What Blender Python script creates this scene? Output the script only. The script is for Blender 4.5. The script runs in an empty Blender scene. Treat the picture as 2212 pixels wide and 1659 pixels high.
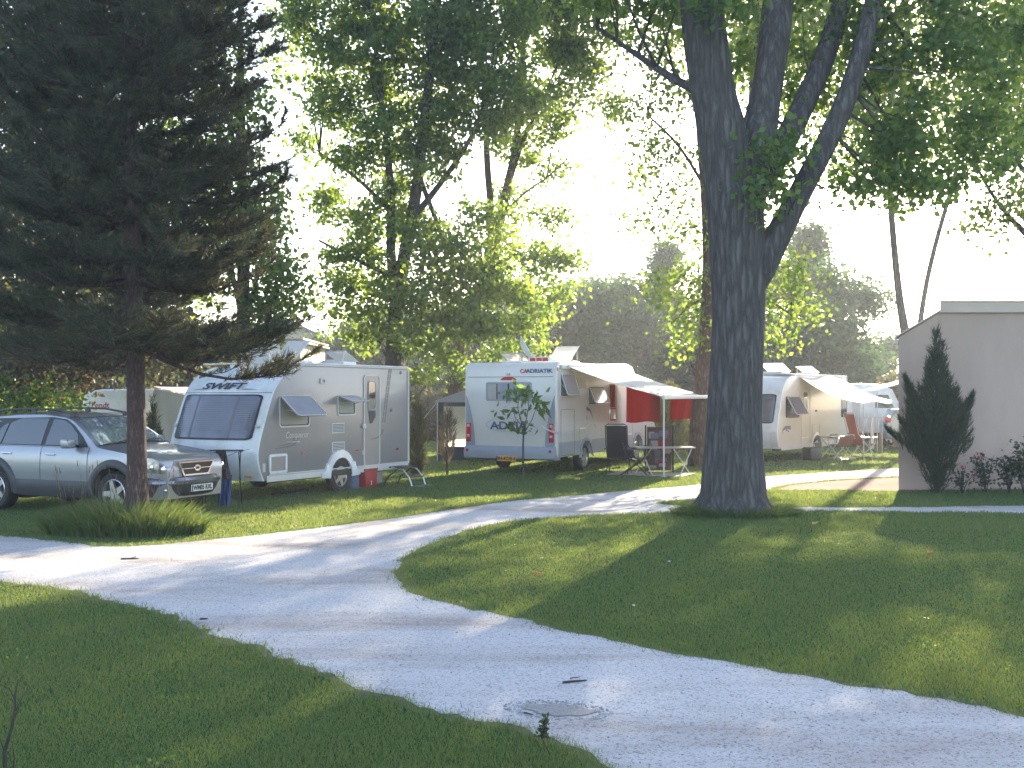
import bpy, bmesh, math, random
import numpy as np
from mathutils import Vector, Matrix
from mathutils.geometry import tessellate_polygon
R = math.radians
SC = bpy.context.scene
COL = SC.collection
rnd = random.Random(7)
rng = np.random.default_rng(11)

# ---------------------------------------------------------------- camera
CAMH = 2.0
F = 2400.0                      # focal length in pixels of a 2212 px wide picture
cam_d = bpy.data.cameras.new("camera")
cam = bpy.data.objects.new("camera", cam_d); COL.objects.link(cam)
cam.location = (0, 0, CAMH); cam.rotation_euler = (R(90), 0, 0)
cam_d.sensor_width = 36; cam_d.lens = 36 * F / 2212
cam_d.shift_y = 20.5 / 2212
cam_d.clip_end = 2000
SC.camera = cam
# ---------------------------------------------------------------- light
SUN_AZ, SUN_EL = R(21), R(22)    # azimuth right of the view direction, elevation
w = bpy.data.worlds.new("World"); SC.world = w; w.use_nodes = True
nt = w.node_tree; nt.nodes.clear()
sky = nt.nodes.new('ShaderNodeTexSky'); sky.sky_type = 'NISHITA'; sky.sun_disc = False
sky.sun_elevation = SUN_EL; sky.sun_rotation = SUN_AZ
sky.dust_density = 1.2; sky.air_density = 1.0; sky.ozone_density = 1.6
bg = nt.nodes.new('ShaderNodeBackground'); bg.inputs[1].default_value = 0.15
wo = nt.nodes.new('ShaderNodeOutputWorld')
hs = nt.nodes.new('ShaderNodeHueSaturation'); hs.inputs['Saturation'].default_value = .88
nt.links.new(sky.outputs[0], hs.inputs['Color']); nt.links.new(hs.outputs[0], bg.inputs[0]); nt.links.new(bg.outputs[0], wo.inputs[0])
sd = bpy.data.lights.new("sun", 'SUN'); sd.energy = 5.0; sd.angle = R(0.55); sd.color = (1.0, 0.85, 0.62)
so = bpy.data.objects.new("sun", sd); COL.objects.link(so)
sv = Vector((math.sin(SUN_AZ) * math.cos(SUN_EL), math.cos(SUN_AZ) * math.cos(SUN_EL), math.sin(SUN_EL)))
so.rotation_euler = sv.to_track_quat('Z', 'Y').to_euler()
so.location = (10, 26, 18)
SC.view_settings.view_transform = 'Standard'; SC.view_settings.look = 'None'
SC.view_settings.exposure = 2.0; SC.view_settings.gamma = 1.0
SC.render.engine = 'CYCLES'
SC.cycles.max_bounces = 8; SC.cycles.transparent_max_bounces = 8
SC.cycles.transmission_bounces = 4; SC.cycles.volume_bounces = 0
SC.cycles.use_denoising = True
SC.cycles.sample_clamp_indirect = 8

# ---------------------------------------------------------------- materials
def ramp(nt, stops):
    r = nt.nodes.new('ShaderNodeValToRGB'); e = r.color_ramp.elements
    e[0].position, e[0].color = stops[0][0], (*stops[0][1], 1)
    e[1].position, e[1].color = stops[-1][0], (*stops[-1][1], 1)
    for p, c in stops[1:-1]:
        x = e.new(p); x.color = (*c, 1)
    return r
def M(name, col, rough=0.5, metal=0.0, var=0.12, scale=3.0, bump=0.0, bscale=40.0, coat=0.0, spec=0.5,
      trans=0.0, tcol=None, alpha=1.0, dirt=None, stretch=(1, 1, 1)):
    m = bpy.data.materials.new(name); m.use_nodes = True
    n = m.node_tree; b = n.nodes['Principled BSDF']; out = n.nodes['Material Output']
    tc = n.nodes.new('ShaderNodeTexCoord')
    mp = n.nodes.new('ShaderNodeMapping'); mp.inputs['Scale'].default_value = stretch
    n.links.new(tc.outputs['Object'], mp.inputs[0])
    nz = n.nodes.new('ShaderNodeTexNoise'); nz.inputs['Scale'].default_value = scale
    nz.inputs['Detail'].default_value = 5; nz.inputs['Roughness'].default_value = .65
    n.links.new(mp.outputs[0], nz.inputs['Vector'])
    lo = dirt if dirt else tuple(c * (1 - var) for c in col)
    hi = tuple(min(1, c * (1 + var)) for c in col)
    st = [(.3, lo), (.52, col), (.7, hi)]
    r = ramp(n, st); n.links.new(nz.outputs[0], r.inputs[0]); n.links.new(r.outputs[0], b.inputs['Base Color'])
    b.inputs['Roughness'].default_value = rough; b.inputs['Metallic'].default_value = metal
    b.inputs['Coat Weight'].default_value = coat; b.inputs['Coat Roughness'].default_value = 0.06
    b.inputs['Specular IOR Level'].default_value = spec
    if bump:
        n2 = n.nodes.new('ShaderNodeTexNoise'); n2.inputs['Scale'].default_value = bscale; n2.inputs['Detail'].default_value = 6
        n.links.new(mp.outputs[0], n2.inputs['Vector'])
        bp = n.nodes.new('ShaderNodeBump'); bp.inputs['Strength'].default_value = min(1, bump); bp.inputs['Distance'].default_value = .02 * max(1, bump)
        n.links.new(n2.outputs[0], bp.inputs['Height']); n.links.new(bp.outputs[0], b.inputs['Normal'])
    if trans:
        t = n.nodes.new('ShaderNodeBsdfTranslucent'); t.inputs[0].default_value = (*(tcol or col), 1)
        mx = n.nodes.new('ShaderNodeMixShader'); mx.inputs[0].default_value = trans
        n.links.new(b.outputs[0], mx.inputs[1]); n.links.new(t.outputs[0], mx.inputs[2]); n.links.new(mx.outputs[0], out.inputs[0])
    if alpha < 1:
        t = n.nodes.new('ShaderNodeBsdfTransparent')
        mx = n.nodes.new('ShaderNodeMixShader'); mx.inputs[0].default_value = 1 - alpha
        n.links.new(b.outputs[0], mx.inputs[1]); n.links.new(t.outputs[0], mx.inputs[2]); n.links.new(mx.outputs[0], out.inputs[0])
    return m
def leafmat(name, cols, tcols, trans=0.45, rough=0.45, spec=.4, thatch=None):
    m = bpy.data.materials.new(name); m.use_nodes = True
    n = m.node_tree; b = n.nodes['Principled BSDF']; out = n.nodes['Material Output']
    g = n.nodes.new('ShaderNodeNewGeometry')
    k = len(cols) - 1
    r = ramp(n, [(i / k, c) for i, c in enumerate(cols)]); n.links.new(g.outputs['Random Per Island'], r.inputs[0])
    n.links.new(r.outputs[0], b.inputs['Base Color']); b.inputs['Roughness'].default_value = rough
    b.inputs['Specular IOR Level'].default_value = spec
    k = len(tcols) - 1
    r2 = ramp(n, [(i / k, c) for i, c in enumerate(tcols)]); n.links.new(g.outputs['Random Per Island'], r2.inputs[0])
    t = n.nodes.new('ShaderNodeBsdfTranslucent'); n.links.new(r2.outputs[0], t.inputs[0])
    mx = n.nodes.new('ShaderNodeMixShader'); mx.inputs[0].default_value = trans
    n.links.new(b.outputs[0], mx.inputs[1]); n.links.new(t.outputs[0], mx.inputs[2]); n.links.new(mx.outputs[0], out.inputs[0])
    if thatch:
        tc = n.nodes.new('ShaderNodeTexCoord'); nz = n.nodes.new('ShaderNodeTexNoise'); nz.inputs['Scale'].default_value = .8; nz.inputs['Detail'].default_value = 6; nz.inputs['Roughness'].default_value = .88
        n.links.new(tc.outputs['Object'], nz.inputs['Vector']); rp = ramp(n, [(.45, (0, 0, 0)), (.72, (.85, .85, .85))]); n.links.new(nz.outputs[0], rp.inputs[0])
        m1 = n.nodes.new('ShaderNodeMix'); m1.data_type = 'RGBA'; n.links.new(rp.outputs[0], m1.inputs[0]); n.links.new(r.outputs[0], m1.inputs[6]); m1.inputs[7].default_value = (*thatch, 1); n.links.new(m1.outputs[2], b.inputs['Base Color'])
    return m
def barkmat(name, a, b_, scale=6, strength=.9, zs=.18, dist=.05):
    m = bpy.data.materials.new(name); m.use_nodes = True
    n = m.node_tree; b = n.nodes['Principled BSDF']
    tc = n.nodes.new('ShaderNodeTexCoord'); mp = n.nodes.new('ShaderNodeMapping'); mp.inputs['Scale'].default_value = (1, 1, zs)
    n.links.new(tc.outputs['Object'], mp.inputs[0])
    v = n.nodes.new('ShaderNodeTexNoise'); v.inputs['Scale'].default_value = scale * 2; v.inputs['Detail'].default_value = 8; v.inputs['Roughness'].default_value = .7; v.inputs['Distortion'].default_value = .6
    n.links.new(mp.outputs[0], v.inputs['Vector'])
    vo = n.nodes.new('ShaderNodeTexVoronoi'); vo.feature = 'DISTANCE_TO_EDGE'; vo.inputs['Scale'].default_value = scale * 1.6
    mxv = n.nodes.new('ShaderNodeMix'); mxv.data_type = 'VECTOR'; mxv.inputs[0].default_value = .12
    n.links.new(mp.outputs[0], mxv.inputs[4]); n.links.new(v.outputs['Color'], mxv.inputs[5]); n.links.new(mxv.outputs[1], vo.inputs['Vector'])
    mt = n.nodes.new('ShaderNodeMath'); mt.operation = 'MULTIPLY'; mt.inputs[1].default_value = 2.2; mt.use_clamp = True
    n.links.new(vo.outputs['Distance'], mt.inputs[0])
    ad = n.nodes.new('ShaderNodeMath'); ad.operation = 'MULTIPLY_ADD'; ad.inputs[1].default_value = .55
    n.links.new(mt.outputs[0], ad.inputs[0]); n.links.new(v.outputs[0], ad.inputs[2])
    r = ramp(n, [(.35, a), (.75, tuple((p + q) / 2 for p, q in zip(a, b_))), (1.0, b_)])
    n.links.new(ad.outputs[0], r.inputs[0]); n.links.new(r.outputs[0], b.inputs['Base Color'])
    b.inputs['Roughness'].default_value = .85; b.inputs['Specular IOR Level'].default_value = .25
    bp = n.nodes.new('ShaderNodeBump'); bp.inputs['Strength'].default_value = strength; bp.inputs['Distance'].default_value = dist
    n.links.new(ad.outputs[0], bp.inputs['Height']); n.links.new(bp.outputs[0], b.inputs['Normal'])
    return m

MT = {}
MT['white'] = M('white_gelcoat', (.72, .74, .77), .28, coat=.3, var=.04, dirt=(.58, .59, .58))
MT['swift_side'] = M('silver_side', (.29, .275, .28), .33, metal=.25, coat=.25, var=.05, scale=1.5)
MT['cream'] = M('cream_side', (.62, .57, .50), .3, coat=.2, var=.06, scale=1.2)
MT['ad_side'] = M('warm_white_side', (.66, .63, .60), .25, coat=.4, var=.05, scale=1.2)
MT['greyplast'] = M('grey_plastic', (.30, .32, .38), .45, var=.06)
MT['darkgrey'] = M('dark_grey_plastic', (.045, .046, .055), .5, var=.2)
MT['black'] = M('black_plastic', (.014, .014, .016), .45, var=.2)
MT['rubber'] = M('rubber', (.018, .018, .019), .75, var=.3, bump=.3, bscale=80)
MT['rim'] = M('alloy', (.5, .5, .52), .3, metal=.8, var=.1)
MT['chrome'] = M('chrome', (.8, .8, .82), .08, metal=1.0, var=.02)
MT['alu'] = M('aluminium', (.6, .6, .62), .35, metal=.8, var=.08)
MT['paint'] = M('silver_car_paint', (.31, .32, .36), .32, metal=.55, coat=.9, var=.03, scale=60)
MT['glass'] = M('dark_glass', (.035, .042, .05), .03, spec=.9, coat=1.0, var=.15, scale=1.5)
MT['windscreen'] = M('windscreen_glass', (.45, .52, .62), .04, metal=.6, spec=1.0, coat=1.0, var=.3, scale=1.2)  # light bluish metallic base stands in for the sky reflected in the glass
MT['acryl'] = M('tinted_acrylic', (.11, .12, .17), .08, spec=.6, coat=.8, var=.25, scale=2)
MT['acryl_pane'] = M('grey_acrylic_pane', (.36, .37, .45), .12, spec=.6, coat=.7, var=.08, alpha=.85)
MT['blind'] = M('blind_fabric', (.42, .40, .36), .8, var=.1, stretch=(1, 1, 14), scale=3)
MT['clear'] = M('clear_plastic', (.75, .73, .76), .1, var=.05, trans=.5, alpha=.85)
MT['hatch'] = M('milky_hatch', (.8, .8, .8), .15, var=.04, trans=.55, tcol=(.9, .88, .85))
MT['red'] = M('red_lamp', (.55, .015, .02), .12, coat=.8, var=.25, scale=20)
MT['redplast'] = M('red_plastic', (.35, .03, .03), .4, var=.1)
MT['redcloth'] = M('red_cloth', (.34, .03, .02), .85, var=.12, bump=.3, bscale=60, trans=.35, tcol=(.42, .04, .025))
MT['canopy'] = M('awning_fabric', (.74, .74, .76), .75, var=.06, trans=.4, tcol=(.7, .62, .5), dirt=(.6, .58, .55))
MT['tentgrey'] = M('tent_grey', (.42, .45, .52), .8, var=.08, trans=.25)
MT['tentdark'] = M('tent_dark', (.05, .06, .10), .8, var=.15, trans=.1)
MT['vinyl'] = M('tent_window_vinyl', (.75, .73, .70), .35, var=.05, trans=.7, tcol=(.95, .88, .78))
MT['plate_w'] = M('plate_white', (.75, .75, .68), .35, var=.05)
MT['plate_y'] = M('plate_yellow', (.75, .38, .03), .35, var=.05)
MT['ink'] = M('ink_dark', (.03, .035, .07), .4, var=.1)
MT['ink_blue'] = M('ink_blue', (.05, .09, .22), .4, var=.1)
MT['ink_red'] = M('ink_red', (.5, .03, .04), .4, var=.1)
MT['ink_grey'] = M('ink_grey', (.16, .15, .16), .4, var=.1)
MT['ink_silver'] = M('ink_silver', (.50, .50, .50), .35, var=.1)
MT['ink_pale'] = M('ink_pale', (.62, .60, .58), .4, var=.05)
MT['wall'] = M('render_wall', (.51, .375, .315), .9, var=.10, scale=.9, bump=.5, bscale=110, stretch=(1, 1, .35))
MT['fascia'] = M('fascia_beige', (.58, .46, .38), .6, var=.06, scale=1)
MT['housewall'] = M('house_wall', (.62, .55, .42), .9, var=.08, bump=.2)
MT['slate'] = M('roof_tile', (.20, .19, .22), .7, var=.25, scale=8, bump=.4)
MT['jeans'] = M('blue_denim', (.04, .09, .26), .9, var=.25, bump=.4, bscale=80)
MT['darkcloth'] = M('dark_cloth', (.05, .045, .055), .9, var=.3, bump=.4, bscale=60)
MT['chaircloth'] = M('black_mesh_cloth', (.03, .022, .024), .85, var=.2, trans=.15, tcol=(.1, .05, .04))
MT['rustcloth'] = M('brown_chair_cloth', (.24, .14, .11), .85, var=.15, trans=.3, tcol=(.5, .25, .18))
MT['cup1'] = M('cupboard_fabric', (.10, .05, .045), .85, var=.2, trans=.2, tcol=(.3, .1, .08))
MT['cup2'] = M('patch_beige', (.30, .22, .20), .85, var=.15)
MT['cup3'] = M('patch_grey', (.14, .13, .16), .85, var=.15)
MT['tabletop'] = M('table_top', (.34, .30, .24), .4, var=.1, coat=.3)
MT['wood'] = M('weathered_wood', (.20, .15, .11), .85, var=.25, bump=.4, stretch=(8, 8, 1))
MT['stick'] = M('dead_stick', (.06, .04, .035), .9, var=.3)
MT['bluebox'] = M('blue_grey_bag', (.10, .13, .22), .6, var=.35, scale=9)
MT['whitebox'] = M('white_plastic_box', (.5, .5, .5), .5, var=.3, scale=5)
MT['bark'] = barkmat('grey_bark', (.052, .046, .043), (.165, .15, .147), scale=7, strength=.75, zs=.16, dist=.06)
MT['bark_pine'] = barkmat('pine_bark', (.055, .035, .035), (.17, .115, .105), scale=12, strength=.8, zs=.35)
MT['bark_brown'] = barkmat('brown_bark', (.07, .045, .035), (.24, .15, .105), scale=9, strength=.8, zs=.25)
MT['bark_dull'] = barkmat('dull_bark', (.05, .045, .04), (.15, .13, .12), scale=9, strength=.7, zs=.25)
G1 = [(.030, .066, .030), (.042, .085, .034), (.058, .104, .038)]
T1 = [(.22, .36, .05), (.34, .48, .06), (.48, .56, .09)]
MT['leaf'] = leafmat('poplar_leaf', G1, T1, .5)
MT['leaf_big'] = leafmat('big_leaf', [(.035, .075, .028), (.05, .10, .032), (.07, .13, .04)], [(.18, .34, .05), (.26, .42, .06), (.36, .50, .08)], .45)
MT['leaf_far'] = leafmat('far_leaf', [(.030, .075, .032), (.042, .095, .040), (.06, .12, .05)], [(.12, .24, .08), (.16, .30, .09), (.26, .36, .10)], .25, rough=.7)
MT['leaf_dull'] = leafmat('dull_leaf', [(.03, .045, .025), (.045, .06, .03), (.06, .075, .035)], [(.12, .16, .05), (.2, .2, .07), (.28, .2, .08)], .35, rough=.6)
MT['leaf_red'] = leafmat('reddish_leaf', [(.05, .032, .022), (.045, .042, .024), (.07, .045, .028)], [(.22, .13, .07), (.26, .18, .08), (.16, .18, .07)], .38)
MT['needle'] = leafmat('pine_needle', [(.026, .044, .027), (.038, .060, .034), (.060, .074, .040)], [(.10, .12, .05), (.15, .15, .06), (.36, .25, .12)], .25, rough=.5, spec=.35)
MT['cypress'] = leafmat('cypress_needle', [(.04, .058, .038), (.055, .075, .045), (.08, .095, .055)], [(.10, .13, .06), (.13, .16, .08), (.17, .18, .09)], .3, rough=.6)
MT['thuja'] = leafmat('thuja_leaf', [(.05, .06, .03), (.07, .08, .035), (.10, .10, .045)], [(.2, .22, .06), (.26, .26, .08), (.34, .30, .10)], .35, rough=.7)
MT['reed'] = leafmat('reed_leaf', [(.12, .09, .07), (.16, .12, .08), (.2, .16, .11)], [(.3, .22, .14), (.4, .3, .18), (.45, .35, .2)], .35, rough=.7)
MT['rose'] = leafmat('rose_leaf', [(.03, .045, .028), (.045, .06, .035), (.06, .07, .04)], [(.1, .14, .04), (.14, .18, .05), (.16, .18, .06)], .3)
MT['flower_red'] = M('rose_petal', (.6, .06, .05), .6, var=.2, trans=.3)
MT['grass'] = leafmat('grass_blade', [(.026, .085, .046), (.038, .104, .050), (.062, .118, .052)], [(.20, .34, .07), (.30, .42, .08), (.60, .54, .12)], .38, rough=.5, thatch=(.085, .10, .045))
MT['grass_tall'] = leafmat('tall_grass_blade', [(.035, .075, .03), (.05, .10, .035), (.08, .115, .04)], [(.18, .30, .06), (.26, .36, .07), (.38, .40, .10)], .33, rough=.5)

MT['litter'] = leafmat('litter', [(.05, .035, .025), (.10, .07, .045), (.16, .12, .08)], [(.1, .07, .04), (.15, .1, .06), (.2, .15, .08)], .15, rough=.8)
# lawn soil / turf sheet
def groundmat():
    m = bpy.data.materials.new('turf'); m.use_nodes = True; n = m.node_tree; b = n.nodes['Principled BSDF']
    tc = n.nodes.new('ShaderNodeTexCoord')
    a = n.nodes.new('ShaderNodeTexNoise'); a.inputs['Scale'].default_value = .45; a.inputs['Detail'].default_value = 6; a.inputs['Roughness'].default_value = .7
    c = n.nodes.new('ShaderNodeTexNoise'); c.inputs['Scale'].default_value = 45; c.inputs['Detail'].default_value = 4
    for q in (a, c): n.links.new(tc.outputs['Object'], q.inputs['Vector'])
    ad = n.nodes.new('ShaderNodeMath'); ad.operation = 'MULTIPLY_ADD'; ad.inputs[1].default_value = .5
    n.links.new(c.outputs[0], ad.inputs[0]); n.links.new(a.outputs[0], ad.inputs[2])
    r = ramp(n, [(.5, (.026, .068, .030)), (.75, (.036, .088, .036)), (.95, (.07, .10, .042))])
    n.links.new(ad.outputs[0], r.inputs[0]); n.links.new(r.outputs[0], b.inputs['Base Color']); b.inputs['Roughness'].default_value = .95
    b.inputs['Specular IOR Level'].default_value = .1
    bp = n.nodes.new('ShaderNodeBump'); bp.inputs['Distance'].default_value = .06; bp.inputs['Strength'].default_value = 1
    n.links.new(c.outputs[0], bp.inputs['Height']); n.links.new(bp.outputs[0], b.inputs['Normal'])
    return m
MT['turf'] = groundmat()
def gravelmat(name, base, dirt, speck, amount=1.0):
    m = bpy.data.materials.new(name); m.use_nodes = True; n = m.node_tree; b = n.nodes['Principled BSDF']
    tc = n.nodes.new('ShaderNodeTexCoord')
    def noise(s, d=6, rgh=.6, vec=None):
        q = n.nodes.new('ShaderNodeTexNoise'); q.inputs['Scale'].default_value = s; q.inputs['Detail'].default_value = d; q.inputs['Roughness'].default_value = rgh
        n.links.new(vec or tc.outputs['Object'], q.inputs['Vector']); return q
    mp = n.nodes.new('ShaderNodeMapping'); mp.inputs['Scale'].default_value = (.5, 1.6, 1); mp.inputs['Rotation'].default_value = (0, 0, R(24))
    n.links.new(tc.outputs['Object'], mp.inputs[0])
    big = noise(.55, 7, .65, mp.outputs[0])
    r = ramp(n, [(.34, dirt), (.44, tuple(p * .5 + d * .5 for p, d in zip(base, dirt))), (.54, tuple(p * .95 for p in base)), (.7, base)]); n.links.new(big.outputs[0], r.inputs[0])
    fine = noise(55, 3, .7)
    rf = ramp(n, [(.36, (.42, .41, .41)), (.46, (.95, .95, .95)), (.62, (1.0, 1.0, 1.0)), (.75, (1.1, 1.1, 1.1))]); n.links.new(fine.outputs[0], rf.inputs[0])
    mx = n.nodes.new('ShaderNodeMix'); mx.data_type = 'RGBA'; mx.blend_type = 'MULTIPLY'; mx.inputs[0].default_value = amount
    n.links.new(r.outputs[0], mx.inputs[6]); n.links.new(rf.outputs[0], mx.inputs[7])
    vo = n.nodes.new('ShaderNodeTexVoronoi'); vo.inputs['Scale'].default_value = 26; n.links.new(tc.outputs['Object'], vo.inputs['Vector'])
    rs = ramp(n, [(.10, (0, 0, 0)), (.16, (1, 1, 1))]); n.links.new(vo.outputs['Distance'], rs.inputs[0])
    med = noise(4, 4); rm = ramp(n, [(.46, (1, 1, 1)), (.54, (0, 0, 0))]); n.links.new(med.outputs[0], rm.inputs[0])
    mxm = n.nodes.new('ShaderNodeMath'); mxm.operation = 'MAXIMUM'; n.links.new(rs.outputs[0], mxm.inputs[0]); n.links.new(rm.outputs[0], mxm.inputs[1])
    mx2 = n.nodes.new('ShaderNodeMix'); mx2.data_type = 'RGBA'; mx2.inputs[6].default_value = (*speck, 1)
    n.links.new(mxm.outputs[0], mx2.inputs[0]); n.links.new(mx.outputs[2], mx2.inputs[7])
    n.links.new(mx2.outputs[2], b.inputs['Base Color']); b.inputs['Roughness'].default_value = .95; b.inputs['Specular IOR Level'].default_value = .2
    hb = noise(34, 6, .75); bp = n.nodes.new('ShaderNodeBump'); bp.inputs['Distance'].default_value = .02; bp.inputs['Strength'].default_value = .8
    n.links.new(hb.outputs[0], bp.inputs['Height']); n.links.new(bp.outputs[0], b.inputs['Normal'])
    return m
MT['gravel'] = gravelmat('limestone_gravel', (.57, .555, .57), (.36, .31, .29), (.16, .15, .15))
MT['gravel_dark'] = gravelmat('dark_gravel', (.33, .32, .315), (.30, .28, .27), (.12, .11, .1), .8)  # darker grey gravel tone for the patch on the path
MT['gravel_brown'] = gravelmat('brown_gravel', (.30, .20, .17), (.18, .12, .10), (.55, .5, .47), 1.0)

# ---------------------------------------------------------------- geometry helpers
def tag(o, label=None, cat=None, group=None, kind=None):
    if label: o['label'] = label
    if cat: o['category'] = cat
    if group: o['group'] = group
    if kind: o['kind'] = kind
    return o
def thing(name, label, cat, loc=(0, 0, 0), rz=0.0, group=None):
    o = bpy.data.objects.new(name, None); COL.objects.link(o); o.empty_display_size = .2
    o.location = loc; o.rotation_euler = (0, 0, rz)
    return tag(o, label, cat, group)
def link(me, name, mat, parent=None, smooth=30):
    me.materials.append(mat)
    if smooth:
        me.shade_smooth(); me.set_sharp_from_angle(angle=R(smooth))
    o = bpy.data.objects.new(name, me); COL.objects.link(o)
    if parent: o.parent = parent
    return o
def npmesh(name, verts, faces):
    """verts (N,3); faces (M,k) equal-size polygons"""
    me = bpy.data.meshes.new(name); verts = np.asarray(verts, np.float32); faces = np.asarray(faces, np.int32)
    me.vertices.add(len(verts)); me.vertices.foreach_set('co', verts.ravel())
    k = faces.shape[1]; me.loops.add(faces.size); me.loops.foreach_set('vertex_index', faces.ravel())
    me.polygons.add(len(faces)); me.polygons.foreach_set('loop_start', np.arange(0, faces.size, k, dtype=np.int32))
    me.update(calc_edges=True); return me
class Geo:
    def __init__(s): s.v = []; s.f = []
    def add(s, v, f):
        b = len(s.v); s.v += [tuple(p) for p in v]; s.f += [tuple(i + b for i in q) for q in f]; return s
    def box(s, x0, x1, y0, y1, z0, z1, bev=0, seg=2):
        if not bev:
            v = [(x, y, z) for x in (x0, x1) for y in (y0, y1) for z in (z0, z1)]
            return s.add(v, [(0, 1, 3, 2), (4, 6, 7, 5), (0, 4, 5, 1), (2, 3, 7, 6), (0, 2, 6, 4), (1, 5, 7, 3)])
        bm = bmesh.new(); bmesh.ops.create_cube(bm, size=1)
        for q in bm.verts: q.co = Vector(((x0 + x1) / 2 + q.co.x * (x1 - x0), (y0 + y1) / 2 + q.co.y * (y1 - y0), (z0 + z1) / 2 + q.co.z * (z1 - z0)))
        bmesh.ops.bevel(bm, geom=bm.edges[:], offset=bev, segments=seg, profile=.6, affect='EDGES')
        return s.bm(bm)
    def bm(s, bm):
        bm.verts.index_update(); s.add([q.co[:] for q in bm.verts], [[q.index for q in f.verts] for f in bm.faces]); bm.free(); return s
    def prism(s, prof, y0, y1, bev=0, seg=2):
        """prof: list of (x, z); extruded along y"""
        bm = bmesh.new(); a = [bm.verts.new((x, y0, z)) for x, z in prof]; b = [bm.verts.new((x, y1, z)) for x, z in prof]
        n = len(prof); fa = bm.faces.new(a); fb = bm.faces.new(b[::-1])
        for i in range(n): bm.faces.new((a[i], b[i], b[(i + 1) % n], a[(i + 1) % n]))
        bmesh.ops.recalc_face_normals(bm, faces=bm.faces[:])
        if bev:
            ed = list(set(fa.edges[:]) | set(fb.edges[:])); bmesh.ops.bevel(bm, geom=ed, offset=bev, segments=seg, profile=.6, affect='EDGES')
        bmesh.ops.triangulate(bm, faces=[f for f in bm.faces if len(f.verts) > 4])
        return s.bm(bm)
    def tube(s, pts, r, seg=8, cap=True):
        pts = [Vector(p) for p in pts]; n = len(pts)
        rr = [r] * n if isinstance(r, (int, float)) else list(r)
        t = (pts[1] - pts[0]).normalized(); a = t.orthogonal().normalized(); vs = []; 
        for i in range(n):
            t2 = (pts[min(i + 1, n - 1)] - pts[max(i - 1, 0)]).normalized()
            a = (a - t2 * a.dot(t2)); a = a.normalized() if a.length > 1e-6 else t2.orthogonal().normalized()
            b = t2.cross(a)
            for k in range(seg):
                an = 2 * math.pi * k / seg; vs.append(pts[i] + (a * math.cos(an) + b * math.sin(an)) * rr[i])
        fs = [(i * seg + k, i * seg + (k + 1) % seg, (i + 1) * seg + (k + 1) % seg, (i + 1) * seg + k) for i in range(n - 1) for k in range(seg)]
        if cap: fs += [tuple(range(seg))[::-1], tuple((n - 1) * seg + k for k in range(seg))]
        return s.add(vs, fs)
    def lathe(s, prof, c=(0, 0, 0), axis='y', seg=32):
        vs = []; n = len(prof)
        for k in range(seg):
            a = 2 * math.pi * k / seg
            for r, h in prof:
                p = (r * math.cos(a), h, r * math.sin(a)) if axis == 'y' else (r * math.cos(a), r * math.sin(a), h)
                vs.append((p[0] + c[0], p[1] + c[1], p[2] + c[2]))
        fs = [(k * n + i, k * n + i + 1, ((k + 1) % seg) * n + i + 1, ((k + 1) % seg) * n + i) for k in range(seg) for i in range(n - 1)]
        return s.add(vs, fs)
    def grid(s, fn, us, vs_, thick=None):
        v = [fn(u, w_) for u in us for w_ in vs_]; m = len(vs_)
        return s.add(v, [(i * m + j, i * m + j + 1, (i + 1) * m + j + 1, (i + 1) * m + j) for i in range(len(us) - 1) for j in range(m - 1)])
    def rpatch(s, fn, u0, u1, v0, v1, rad, rings=1, k=5):
        """rounded rectangle mapped through fn(u, v) -> 3d"""
        cu, cv = (u0 + u1) / 2, (v0 + v1) / 2; b = []
        for (cx, cy, a0) in ((u1 - rad, v1 - rad, 0), (u0 + rad, v1 - rad, 90), (u0 + rad, v0 + rad, 180), (u1 - rad, v0 + rad, 270)):
            for i in range(k + 1):
                a = R(a0 + 90 * i / k); b.append((cx + rad * math.cos(a), cy + rad * math.sin(a)))
        if rings > 3:
            c = []
            for p_, q_ in zip(b, b[1:] + b[:1]):
                m = 14 if math.dist(p_, q_) > rad else 1
                c += [(p_[0] + (q_[0] - p_[0]) * j / m, p_[1] + (q_[1] - p_[1]) * j / m) for j in range(m)]
            b = c
        n = len(b); v = [fn(cu, cv)]
        for q in range(1, rings + 1):
            v += [fn(cu + (x - cu) * q / rings, cv + (y - cv) * q / rings) for x, y in b]
        f = [(0, 1 + i, 1 + (i + 1) % n) for i in range(n)]
        for q in range(rings - 1):
            f += [(1 + q * n + i, 1 + (q + 1) * n + i, 1 + (q + 1) * n + (i + 1) % n, 1 + q * n + (i + 1) % n) for i in range(n)]
        return s.add(v, f)
    def xf(s, mtx, i0=0):
        for i in range(i0, len(s.v)): s.v[i] = tuple(mtx @ Vector(s.v[i]))
        return s
    def obj(s, name, mat, parent=None, smooth=30, solid=0):
        me = bpy.data.meshes.new(name); me.from_pydata(s.v, [], s.f); me.update()
        bm = bmesh.new(); bm.from_mesh(me); bmesh.ops.recalc_face_normals(bm, faces=bm.faces[:])
        if solid: bmesh.ops.solidify(bm, geom=bm.faces[:], thickness=solid)
        bm.to_mesh(me); bm.free()
        return link(me, name, mat, parent, smooth)
def text(body, size, mat, parent, mtx, name='lettering', shear=0, ext=.003, xs=1.0, off=0.0):
    cu = bpy.data.curves.new(name, 'FONT'); cu.body = body; cu.size = size; cu.extrude = ext; cu.shear = shear
    cu.align_x = 'CENTER'; cu.align_y = 'CENTER'; cu.offset = off; cu.resolution_u = 3
    o = bpy.data.objects.new(name + '_src', cu); COL.objects.link(o); bpy.context.view_layer.update()
    me = bpy.data.meshes.new_from_object(o.evaluated_get(bpy.context.evaluated_depsgraph_get()))
    bpy.data.objects.remove(o); bpy.data.curves.remove(cu)
    me.transform(mtx @ Matrix.Diagonal((xs, 1, 1, 1))); me.name = name; me.materials.clear()
    return link(me, name, mat, parent, 0)
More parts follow.
